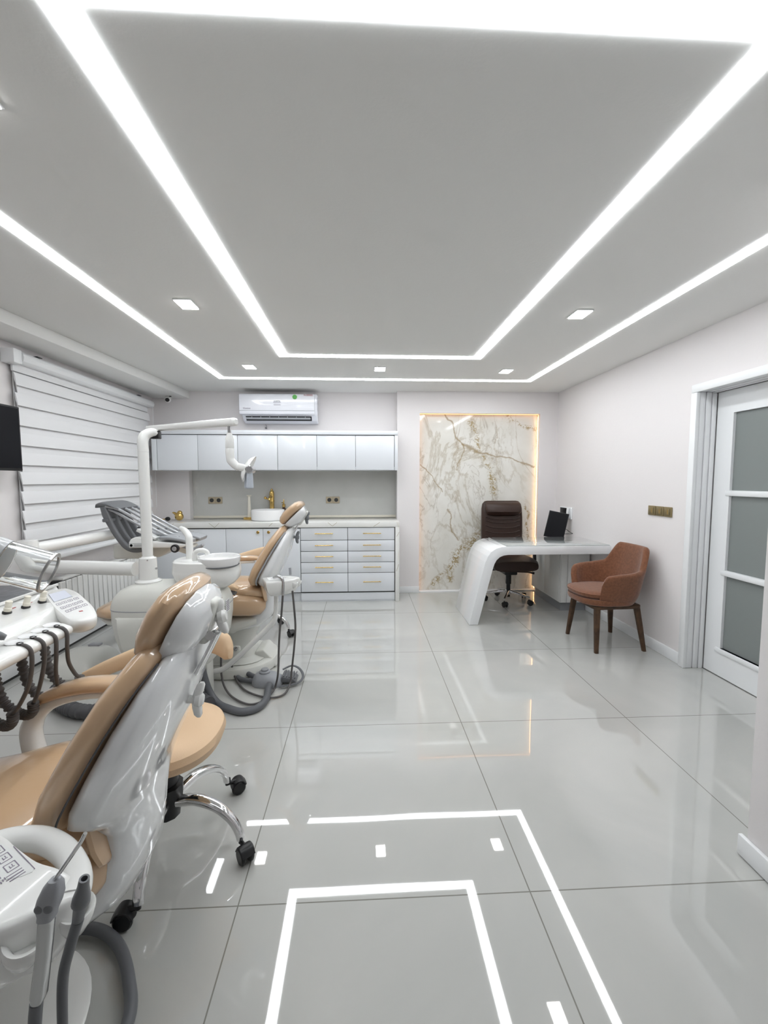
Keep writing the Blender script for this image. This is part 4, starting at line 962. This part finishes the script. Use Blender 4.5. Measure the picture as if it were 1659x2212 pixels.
# ------------------------------------------------------------------ assistant tray (built once, copied)
def make_assist(loc, label, rz):
    t = thing('assistant_tray', label, 'tray', loc, rz)
    A = dict(local=True)
    # local: +x right, +y away, z up; ring handle on the far right rim
    ringp = [(-.13, .088), (-.085, .098), (-.03, .095), (.028, .068), (.075, .03), (.103, -.005), (.112, -.04)]
    bm = new(); ribbon(bm, [(x, y, 0) for x, y in ringp], [.018, .02, .021, .021, .021, .022, .024], [.016, .021, .021, .021, .021, .022, .024], (0, 0, 1), 8, 20, 2.4)
    obj('ring_handle', bm, M['plastic'], t, **A)
    top = [(-.19, .09), (-.13, .098), (-.085, .082), (-.04, .055), (.02, .022), (.07, .005), (.112, -.018), (.128, -.04), (.115, -.06), (.085, -.075), (.05, -.098), (-.02, -.118), (-.12, -.125), (-.19, -.12)]
    T = cat([(x, y, 0) for x, y in top], 4)
    bm = new(); loft(bm, [[V(-.06+(p.x+.06)*k, -.02+(p.y+.02)*k, z) for p in T] for z, k in ((-.115, .62), (-.10, .76), (-.06, .90), (-.02, .975), (.006, 1), (.016, .99), (.021, .96))])
    bd = obj('tray_body', bm, M['plastic'], t, ang=55, **A)
    bm = new(); prism(bm, [(-.15, .08), (-.105, .078), (-.05, .05), (.022, .008), (.024, .0), (.012, -.008), (-.06, -.02), (-.15, -.03)], .0212, .0217, 'XY'); pn = obj('key_panel', bm, M['label'], bd, **A)
    bm = new()
    U, W = V(.83, -.56, 0), V(.56, .83, 0)
    def seg(c, hx, hy):
        P_ = [c+U*sx*hx+W*sy*hy for sx, sy in ((-1, -1), (1, -1), (1, 1), (-1, 1))]; prism(bm, [(p.x, p.y) for p in P_], .0218, .0222, 'XY')
    def key(cx, cy, a=.0105, b=.008):
        c = V(cx, cy, 0); w = .0007
        for dx, dy, hx, hy in ((0, b, a, w), (0, -b, a, w), (a, 0, w, b), (-a, 0, w, b)): seg(c+U*dx+W*dy, hx, hy)
        for dx, dy, hx, hy in ((-.002, .002, .003, .0006), (.001, -.002, .004, .0006), (.003, .001, .0006, .003)): seg(c+U*dx+W*dy, hx, hy)
    for cx, cy in ((-.072, .047), (-.047, .031), (-.021, .013), (-.085, .020), (-.057, .004), (-.10, .047), (-.115, .02)): key(cx, cy)
    for i in range(3): seg(V(-.006+i*.006, .000-i*.004, 0), .0008, .011)
    for i in range(4):
        for j in range(3): seg(V(-.04+i*.009, -.006-i*.0015-j*.004, 0), .0028, .0008)
    for c, hx, hy in ((V(-.013, .031, 0), .045, .0006), (V(.0, -.006, 0), .0006, .012)): seg(c, hx, hy)
    obj('key_print', bm, M['ink'], pn, **A)
    for cx, cy, sc in ((.118, -.035, 1.0), (.070, -.078, 1.15)):
        bm = new(); lathe(bm, [(.008*sc, -.05), (.018*sc, -.04), (.026*sc, -.015), (.028*sc, .006), (.026*sc, .010), (.020*sc, .006), (.014*sc, -.01), (.001, -.012)], (cx, cy, -.018), (.25, -.2, 1), 28); obj('instrument_cup', bm, M['plastic'], bd, **A)
    return t
near_tray = make_assist((-.60, .73, .66), 'white assistant tray with ring handle and key panel at the lower left corner', 0)
far_tray = copy_tree(near_tray); far_tray['label'] = 'small white assistant tray with ring handle hanging beside the far chair'
far_tray.location = (-.50, 2.765, .715); far_tray.scale = (.70, .70, .70); far_tray.rotation_euler = (0, 0, math.radians(22))
# support of the near assistant tray: a flat bar back to the chair pedestal
bm = new(); tube(bm, [(-.60, .76, .555), (-.62, .80, .50), (-.70, .90, .36), (-.80, .98, .25)], [.014, .016, .018, .018], 12); obj('tray_bar', bm, M['plastic'], near_chair)

# instruments hanging in the near assistant tray
t = thing('air_water_syringe', 'grey three way syringe with thin steel tip in the lower left tray', 'syringe', (-.53, .60, .60))
Y = .60
bm = new(); loft(bm, [sring(c, (rx, 0, 0), (0, ry, 0), 24, 3) for c, rx, ry in [((-.443, Y, .790), .007, .007), ((-.445, Y, .782), .012, .011), ((-.449, Y, .767), .0155, .014), ((-.453, Y, .754), .0155, .014), ((-.454, Y-.002, .742), .0115, .011), ((-.455, Y-.002, .735), .0115, .011)]]); hd = obj('head', bm, M['grey_light'], t)
bm = new(); tube(bm, [(-.444, Y, .788), (-.432, Y, .805), (-.413, Y, .832), (-.404, Y, .845), (-.397, Y, .858)], .0028, 8); obj('steel_tip', bm, M['chrome'], hd)
for dx in (-.009, .007):
    bm = new(); sphere(bm, (-.451+dx*.8, Y-.013, .757), .0062, 16, 10, (1, .5, 1)); obj('button', bm, M['grey'], hd)
bm = new(); loft(bm, [sring(c, (rx, 0, 0), (0, ry, 0), 20, 2.6) for c, rx, ry in [((-.455, Y-.002, .7345), .0105, .010), ((-.462, Y-.003, .68), .0095, .0095), ((-.473, Y-.003, .615), .0105, .0095), ((-.475, Y-.003, .605), .008, .008)]]); obj('handle', bm, M['steel'], t)
bm = new(); tube(bm, [(-.477, Y-.003, .604), (-.482, Y-.002, .57), (-.49, Y, .50), (-.52, Y+.05, .36), (-.58, Y+.14, .24), (-.66, Y+.26, .20)], .0085, 12); obj('hose', bm, M['hose_grey'], t)
t = thing('saliva_ejector', 'grey suction nozzle standing in the rim of the lower left tray', 'suction nozzle', (-.45, .635, .60))
Y = .635
bm = new(); lathe(bm, [(.001, .055), (.0045, .055), (.0045, .077), (.007, .077), (.008, .062), (.012, .042), (.0125, .032), (.009, .026), (.008, .0)], (-.438, Y, .690), (.25, -.12, 1), 20); obj('nozzle', bm, M['grey'], t)
bm = new(); tube(bm, [(-.438, Y, .688), (-.452, Y, .645), (-.466, Y, .59), (-.47, Y-.002, .5), (-.49, Y+.02, .38), (-.56, Y+.10, .22), (-.66, Y+.24, .18)], [.008, .008, .0075, .007, .007, .007, .007], 12); obj('hose', bm, M['hose_grey'], t)

bm = new(); tube(bm, [(-.93, 1.20, .03), (-.86, 1.235, .024), (-.78, 1.225, .024), (-.70, 1.175, .024), (-.63, 1.09, .024), (-.585, 1.0, .024), (-.60, .88, .024), (-.68, .78, .024)], .0155, 16)
single('floor_hose', bm, M['hose_grey'], 'thick grey hose looping on the floor at the lower left, beside the round base', 'hose')

# instruments of the far assistant tray
t = thing('far_syringe', '', 'syringe', (-.575, 2.69, .62)); t.name = 'air_water_syringe'; XF[t.name] = XF['far_syringe']
t['label'] = 'grey syringe with dark hose on the left of the tray beside the far chair'
bm = new(); tube(bm, [(-.560, 2.70, .745), (-.525, 2.69, .755), (-.503, 2.685, .735), (-.498, 2.68, .69), (-.500, 2.68, .64)], [.008, .012, .012, .010, .009], 12); obj('head', bm, M['steel'], t)
bm = new(); tube(bm, [(-.500, 2.68, .638), (-.512, 2.69, .52), (-.527, 2.70, .40), (-.535, 2.70, .29), (-.542, 2.70, .14), (-.56, 2.72, .05), (-.575, 2.70, .014), (-.61, 2.58, .012), (-.69, 2.54, .012), (-.81, 2.63, .012), (-.89, 2.73, .03), (-.925, 2.78, .10), (-.93, 2.80, .22)], .0065, 10); obj('hose', bm, M['brown_hose'], t)
t = thing('saliva_ejector', 'small clear tipped suction nozzle on the right of the tray beside the far chair', 'suction nozzle', (-.445, 2.72, .62))
bm = new(); tube(bm, [(-.463, 2.74, .80), (-.460, 2.735, .755)], .008, 10); obj('nozzle', bm, M['grey_light'], t)
bm = new(); tube(bm, [(-.443, 2.70, .66), (-.437, 2.71, .56), (-.433, 2.73, .42), (-.447, 2.75, .27), (-.465, 2.75, .12), (-.475, 2.74, .04), (-.50, 2.65, .012), (-.59, 2.615, .012), (-.74, 2.70, .012), (-.84, 2.84, .014), (-.90, 2.93, .06), (-.90, 2.95, .12)], .0065, 10); obj('hose', bm, M['brown_hose'], t)

# foot control with its hoses
t = thing('foot_control', 'grey foot pedal with round button and strap on the floor beside the far chair', 'foot pedal', (-.62, 2.83, 0))
bm = new(); loft(bm, [sring((-.635+dx, 2.825, z), V(rx, -rx*.12, 0), V(ry*.15, ry, 0), 32, 2.8) for z, rx, ry, dx in [(.002, .098, .072, 0), (.02, .10, .075, 0), (.045, .092, .068, -.003), (.068, .07, .052, -.015), (.078, .045, .036, -.022)]]); bd = obj('housing', bm, M['grey_light'], t)
bm = new(); lathe(bm, [(.036, 0), (.036, .012), (.03, .016), (.024, .016), (.024, .026), (.021, .029), (.001, .030)], (-.655, 2.825, .076), seg=24); obj('button', bm, M['grey_light'], t)
bm = new(); prism(bm, [(-.545, .02), (-.54, .06), (-.47, .045), (-.44, .02)], 2.79, 2.90, 'XZ', .006); 
for i in range(5): box(bm, (-.53+i*.018, 2.795, .058-i*.0035), (-.522+i*.018, 2.895, .064-i*.0035))
obj('pedal_plate', bm, M['grey'], t)
bm = new(); ribbon(bm, [(-.56, 2.95, .04), (-.50, 2.975, .055), (-.44, 2.93, .05), (-.405, 2.84, .035), (-.44, 2.78, .02), (-.55, 2.745, .015)], .004, .009, (0, 0, 1)); obj('strap', bm, M['hose_grey'], t)
bm = new(); tube(bm, [(-.965, 2.55, .272), (-.955, 2.555, .19), (-.925, 2.555, .09), (-.87, 2.53, .03), (-.79, 2.48, .022), (-.70, 2.44, .022), (-.62, 2.48, .022), (-.595, 2.58, .022), (-.605, 2.68, .024), (-.61, 2.75, .028)], .0215, 16); obj('air_hose', bm, M['hose_grey'], t)
bm = new(); tube(bm, [(-1.00, 3.08, .16), (-.93, 3.07, .10), (-.86, 2.98, .05), (-.77, 2.90, .028), (-.71, 2.86, .026)], .017, 14); tube(bm, [(-.96, 3.10, .15), (-.90, 3.06, .06), (-.88, 2.95, .022), (-.83, 2.86, .022), (-.75, 2.82, .024), (-.72, 2.82, .026)], .0165, 14); obj('supply_hose', bm, M['hose_grey'], t)

# ribbed suction hose lying between the chairs
def ribbed(bm, pts, r, pitch=.011, depth=.0035, seg=16):
    P = cat(pts, 14); L = 0; rings_r = []
    Q = [P[0]]
    acc = 0
    for a, b in zip(P, P[1:]):
        n = max(1, int((b-a).length/(pitch/3)))
        for k in range(1, n+1): Q.append(a.lerp(b, k/n))
    rr = [r-(depth if (i // 2) % 2 else 0) for i in range(len(Q))]
    tube(bm, Q, rr, seg, 1)
bm = new(); ribbed(bm, [(-1.07, 2.56, .27), (-1.055, 2.56, .19), (-1.01, 2.54, .10), (-.95, 2.50, .058), (-.90, 2.46, .055)], .048, .014, .005)
single('suction_hose', bm, M['rubber'], 'short ribbed black hose dropping from the underside of the far dental unit', 'hose')
bm = new(); ribbed(bm, [(-1.92, 2.72, .05), (-1.85, 2.60, .044), (-1.70, 2.49, .044), (-1.58, 2.445, .044), (-1.46, 2.45, .044), (-1.36, 2.41, .044), (-1.30, 2.30, .046)], .042, .014, .005)
single('suction_hose', bm, M['rubber'], 'ribbed black hose curving on the floor behind the near armrest', 'hose')
t = thing('floor_box', 'rounded grey white service box on the floor left of the far dental unit', 'box', (-2.02, 3.14, 0))
bm = new(); loft(bm, [sring((-2.02, 3.14, z), V(rx, 0, 0), V(0, ry, 0), 36, 2.8) for z, rx, ry in [(0, .205, .215), (.015, .21, .22), (.07, .19, .20), (.11, .15, .16), (.125, .08, .08)]]); obj('cover', bm, M['offwhite'], t)
bm = new(); box(bm, (-2.05, 3.24, .118), (-1.97, 3.29, .134), .004); obj('latch', bm, M['grey_light'], t)

# ------------------------------------------------------------------ stools
def make_stool(loc, label, rz):
    t = thing('stool', label, 'stool', loc, rz)
    A = dict(local=True)
    bm = new(); loft(bm, [sring((.005, -.005, z), (rx, 0, 0), (0, ry, 0), 48, 2.3) for z, rx, ry in [(.382, .10, .10), (.386, .16, .165), (.40, .192, .20), (.43, .203, .213), (.452, .196, .206), (.466, .175, .185), (.472, .12, .13), (.468, .05, .06)]]); s = obj('seat', bm, M['vinyl_matte'], t, **A)
    bm = new(); ribbon(bm, [(-.365, .13, .592), (-.30, .17, .613), (-.17, .225, .652), (0, .25, .69), (.10, .24, .695), (.165, .21, .675), (.187, .19, .655)], [.022, .03, .036, .045, .052, .05, .02], [.012, .02, .024, .026, .028, .026, .012], (.0, .18, .98), e=2.8); b = obj('backrest_band', bm, M['vinyl_matte'], t, **A)
    bm = new(); ribbon(bm, [(0, .10, .372), (0, .20, .375), (0, .275, .42), (0, .285, .55), (0, .275, .66)], .022, .005, (1, 0, 0)); obj('back_bracket', bm, M['black'], b, **A)
    bm = new(); cyl(bm, (0, 0, .20), (0, 0, .36), .034, 24, .003); box(bm, (-.09, -.09, .36), (.09, .09, .381), .005); cyl(bm, (0, 0, .25), (0, 0, .355), .042, 24, .004); obj('column', bm, M['black'], t, **A)
    bm = new(); lathe(bm, [(.03, .125), (.046, .13), (.05, .20), (.058, .205), (.058, .245), (.045, .25), (.036, .255)], (0, 0, 0), seg=10); obj('hub', bm, M['black'], t, **A)
    for k, (sw, tr) in enumerate(((-50, .035), (28, .045), (150, .03), (230, .03), (186, .04))):
        a = math.radians(-11+72*k); d = V(math.cos(a), math.sin(a), 0)
        bm = new(); ribbon(bm, [d*.045+V(0, 0, .185), d*.12+V(0, 0, .198), d*.20+V(0, 0, .178), d*.255+V(0, 0, .135), d*.28+V(0, 0, .092), d*.285+V(0, 0, .068)], [.021, .021, .019, .017, .0165, .016], [.019, .017, .015, .014, .0135, .013], (-d.y, d.x, 0), 8, 20, 2.6); lg = obj('leg', bm, M['chrome'], t, **A)
        q = d*.285; caster(lg, q.x, q.y, math.radians(sw), .029, trail=tr)
    return t
near_stool = make_stool((-.725, 1.545, 0), 'tan round stool with chrome five star base beside the nearest dental chair', 0)
far_stool = copy_tree(near_stool); far_stool.location = (-.93, 3.74, 0); far_stool.rotation_euler = (0, 0, math.radians(4))
far_stool['label'] = 'tan stool with chrome legs mostly hidden behind the far dental chair'
for o in (near_stool, far_stool): o['group'] = 'dental stools'

# ------------------------------------------------------------------ near instrument table: control head with hanging hoses
t = thing('instrument_table', 'white instrument table with keypad, three knobs and hanging hoses at the left edge', 'instrument table', (-1.35, 1.4, .78))
ex = V(1, 0, 0)
bm = new(); prism(bm, [(-1.78, .80), (-1.78, .875), (-1.75, .89), (-1.145, .892), (-1.13, .885), (-1.095, .84), (-1.10, .80)], .95, 1.69, 'XZ', .008, 3); prism(bm, [(-1.78, .80), (-1.78, .875), (-1.75, .89), (-1.36, .892), (-1.34, .86), (-1.34, .80)], 1.6905, 1.96, 'XZ', .008, 3); bd = obj('table_body', bm, M['plastic'], t)
bm = new(); box(bm, (-1.77, .97, .8925), (-1.355, 1.94, .90), .002)
obj('rubber_mat', bm, pr('film_mat', (.065, .068, .078), .38, coat=.25, coatr=.2, bump=(26, .008, 4)), bd)
bm = new(); box(bm, (-1.352, .95, .8925), (-1.345, 1.95, .905), .002); obj('rail', bm, M['plastic'], bd)
# keypad head
K = [(-1.296, 1.80), (-1.318, 1.87), (-1.296, 1.905), (-1.262, 1.892), (-1.18, 1.822), (-1.10, 1.735), (-1.016, 1.641), (-.952, 1.56), (-.918, 1.505), (-.925, 1.468), (-.955, 1.455), (-.99, 1.472), (-1.05, 1.53), (-1.12, 1.60), (-1.21, 1.70)]
Ks = cat([(x, y, 0) for x, y in K+K[:1]], 5)[:-1]
bm = new(); loft(bm, [[V(p.x*k+(1-k)*-1.12, p.y*k+(1-k)*1.67, z) for p in Ks] for z, k in ((.835, .70), (.842, .88), (.858, .97), (.876, 1), (.888, .995), (.893, .965))])
kp = obj('keypad_head', bm, M['plastic'], t, ang=60)
def poly(bm, pts, z0, z1): prism(bm, pts, z0, z1, 'XY')
LC = [V(-1.280, 1.797, 0), V(-1.262, 1.862, 0), V(-1.166, 1.763, 0), V(-1.183, 1.686, 0)]
cc = sum(LC, V(0, 0, 0))/4
bm = new(); poly(bm, [((p-cc)*1.06+cc).to_2d()[:] for p in LC], .8931, .8935); obj('lcd_border', bm, M['grey_light'], kp)
bm = new(); poly(bm, [p.to_2d()[:] for p in LC], .8936, .8944); obj('lcd', bm, M['lcd'], kp)
bm = new(); eu, ev = V(.60, -.62, 0), V(.12, .56, 0)
KEYS = [(-1.144, 1.654), (-1.141, 1.680), (-1.136, 1.705), (-1.130, 1.731), (-1.098, 1.609), (-1.094, 1.634), (-1.088, 1.658), (-1.085, 1.684), (-1.052, 1.566), (-1.050, 1.591), (-1.046, 1.614), (-1.041, 1.640)]
for cx, cy in KEYS:
    c = V(cx, cy, 0); a, b, w = .017, .016, .0016
    for dx, dy, hx, hy in ((0, b, a, w), (0, -b, a, w), (a, 0, w, b), (-a, 0, w, b), (0, 0, .006, .003)):
        P_ = [c+eu*(dx+sx*hx)+ev*(dy+sy*hy) for sx, sy in ((-1, -1), (1, -1), (1, 1), (-1, 1))]; poly(bm, [p.to_2d()[:] for p in P_], .8931, .8937)
obj('key_print', bm, M['ink'], kp)
bm = new(); c = V(-1.005, 1.561, 0); poly(bm, [(c+V(*q, 0)).to_2d()[:] for q in ((-.008, 0), (0, -.008), (.008, .0), (0, .008))], .8931, .8938); obj('red_mark', bm, M['ink_red'], kp)
for i, (x, y) in enumerate(((-1.25, 1.55), (-1.235, 1.615), (-1.225, 1.682), (-1.26, 1.48))):
    bm = new(); lathe(bm, [(.014, 0), (.014, .006), (.010, .008)], (x, y, .8925), (.25, 0, 1), 18); k_ = obj('knob_base', bm, M['black'], t)
    bm = new(); lathe(bm, [(.011, 0), (.012, .012), (.010, .014), (.0105, .036), (.001, .037)], (x+.0022, y, .901), (.25, 0, 1), 14); obj('knob', bm, M['candle'], k_)
    bm = new(); box(bm, (x-.045, y-.008, .8925), (x-.039, y+.008, .8935)); obj('mark', bm, M['ink_red'], k_)
# holder bar with four cups
bm = new(); prism(bm, [(-1.10, .83), (-1.10, .87), (-1.05, .892), (-.985, .892), (-.952, .878), (-.955, .856), (-1.0, .838)], 1.06, 1.445, 'XZ', .012, 3); hb = obj('holder_bar', bm, M['plastic'], t)
HY = [1.412, 1.362, 1.312, 1.262]
for y in HY:
    bm = new(); lathe(bm, [(.022, .001), (.0235, .0035), (.0215, .004), (.015, .0018), (.001, .0012)], (-1.003, y, .8915), (.06, 0, 1), 28); obj('cup', bm, M['ceramic'], hb)
    bm = new(); lathe(bm, [(.0085, 0), (.0085, .004), (.005, .004), (.005, .0015), (.001, .0015)], (-.982, y-.008, .8905), (.2, 0, 1), 18); obj('hose_socket', bm, M['black'], hb)
for i, y in enumerate(HY):
    e = (.085, .05, .01, 0)[i]
    bm = new(); tube(bm, [(-.978, y-.009, .890), (-.962, y-.010, .886), (-.950, y-.010, .868), (-.953, y-.008, .82), (-.97, y-.005+e*.3, .76), (-.985-.008*i, y+.01+e*.7, .70), (-1.0-.015*i, y+.03+e, .665)], [.004, .0055, .0058, .006, .006, .006, .006], 12); h_ = obj('hose', bm, M['brown_hose'], t)
    p0 = V(-1.0-.015*i, y+.03+e, .667)
    bm = new(); ribbed(bm, [p0, p0+V(-.004, .004, -.025), p0+V(-.025, .012, -.046), p0+V(-.06, .02, -.044), p0+V(-.10, .022, -.015), p0+V(-.12, .02, .04), p0+V(-.125, .01, .15)], .0155, .010, .0035, 14); obj('coiled_hose', bm, M['brown_hose'], h_)
bm = new(); prism(bm, rrect(.12, .12, .03, 4, -1.50, 1.62), .40, .80, 'XY', .006); obj('support_post', bm, M['offwhite'], t)
bm = new(); cyl(bm, (-1.50, 1.62, .0), (-1.50, 1.62, .40), .04, 24); prism(bm, rrect(.34, .30, .08, 5, -1.55, 1.62), 0, .03, 'XY', .006); obj('stand', bm, M['offwhite'], t)
t = thing('handpiece', 'dark grey instrument head in the holder bar at the left photo edge', 'handpiece', (-1.04, 1.20, .893))
bm = new(); tube(bm, [(-1.075, 1.205, .897), (-1.055, 1.22, .915), (-1.035, 1.235, .925), (-1.012, 1.245, .915)], [.012, .015, .015, .008], 12); obj('body', bm, M['grey'], t)
bm = new(); tube(bm, [(-1.04, 1.232, .938), (-1.03, 1.24, .945)], .006, 10); obj('button', bm, M['black'], t)

# ------------------------------------------------------------------ x-ray head with a clear cone
t = thing('x_ray_head', 'white x-ray head with a clear plastic cone and a grey collar at the left edge', 'x-ray', (-.72, .8, 1.15))
ce = V(-.552, .78, 1.197); ax = V(-.985, -.02, .36); ax.normalize(); axw = V(.10, .0, 0)
ax = V(-.88, -.27, .37).normalized()
def ringc(bm, prof): lathe(bm, prof, ce, ax, 48)
R1 = .0345
bm = new(); lathe(bm, [(R1, 0), (R1+.0012, .001), (R1+.0012, .066), (R1-.0022, .066), (R1-.0022, .001), (R1-.001, 0)], ce, ax, 56)
# close the tube wall
bm.faces.ensure_lookup_table()
caps = [f for f in bm.faces if len(f.verts) > 4]; bmesh.ops.delete(bm, geom=caps, context='FACES')
vs = [v for v in bm.verts]; n = 56
a, b = vs[:n], vs[-n:]
for i in range(n): bm.faces.new((a[i], b[i], b[(i+1) % n], a[(i+1) % n]))
obj('clear_cone', bm, M['clear'], t)
bm = new(); lathe(bm, [(R1+.002, -.0005), (R1+.002, .003), (R1-.0035, .003), (R1-.0035, -.0005)], ce, ax, 56)
caps = [f for f in bm.faces if len(f.verts) > 4]; bmesh.ops.delete(bm, geom=caps, context='FACES')
vs = [v for v in bm.verts]; a, b = vs[:n], vs[-n:]
for i in range(n): bm.faces.new((a[i], b[i], b[(i+1) % n], a[(i+1) % n]))
obj('cone_rim', bm, M['steel'], t)
bm = new(); lathe(bm, [(.001, .0665), (R1-.004, .0665), (R1+.001, .068), (R1+.003, .080), (R1+.003, .098), (R1, .100), (R1+.001, .102), (R1+.004, .25), (.05, .34), (.055, .40), (.04, .42)], ce, ax, 48); obj('housing', bm, M['collar'] if 'collar' in M else pr('collar', (.55, .56, .57), .3, coat=.3), t)
bm = new(); lathe(bm, [(R1+.0035, .0975), (R1+.0042, .099), (R1+.0035, .1005)], ce, ax, 48); obj('seam', bm, M['black'], t)
q = V(0, 0, 1).rotation_difference(ax)
bm = new()
for k, (aa, ln) in enumerate(((1.95, .012), (2.2, .02), (2.5, .026))):
    pass
for k in range(9):
    a_ = math.radians(196+k*8); 
    if k in (3, 6): continue
    p = ce+q @ V((R1+.0034)*math.cos(a_), (R1+.0034)*math.sin(a_), .089); box(bm, p-V(.003, .0015, .0025), p+V(.003, .0015, .0025))
obj('lettering', bm, M['ink_dark'], t)
e_ = ce+ax*.42
bm = new(); tube(bm, [e_, e_+V(-.10, -.03, .04), e_+V(-.30, -.05, .08), V(-1.7, .75, 1.50), V(XL+.03, .85, 1.50)], [.035, .035, .03, .03, .03], 16); box(bm, (XL+.001, .78, 1.40), (XL+.03, .92, 1.60), .006); obj('wall_arm', bm, M['plastic'], t)

for o in list(COL.objects):
    if o.parent is None and 'group' not in o:
        k = o.name.split('.')[0]
        g = {'dental_chair': 'tan dental chairs', 'assistant_tray': 'assistant trays', 'air_water_syringe': 'syringes in the assistant trays', 'saliva_ejector': 'suction nozzles in the assistant trays', 'suction_hose': 'ribbed suction hoses on the floor', 'led_strip_light': 'rectangular ceiling light strips'}.get(k)
        if g: o['group'] = g

# ------------------------------------------------------------------ world and colour management
w = bpy.data.worlds.new('world'); SC.world = w; w.use_nodes = True
w.node_tree.nodes['Background'].inputs['Color'].default_value = (.6, .65, .7, 1); w.node_tree.nodes['Background'].inputs['Strength'].default_value = .12
vs_ = SC.view_settings; vs_.view_transform = 'Standard'; vs_.look = 'None'; vs_.gamma = 1; vs_.use_curve_mapping = False; vs_.exposure = .26
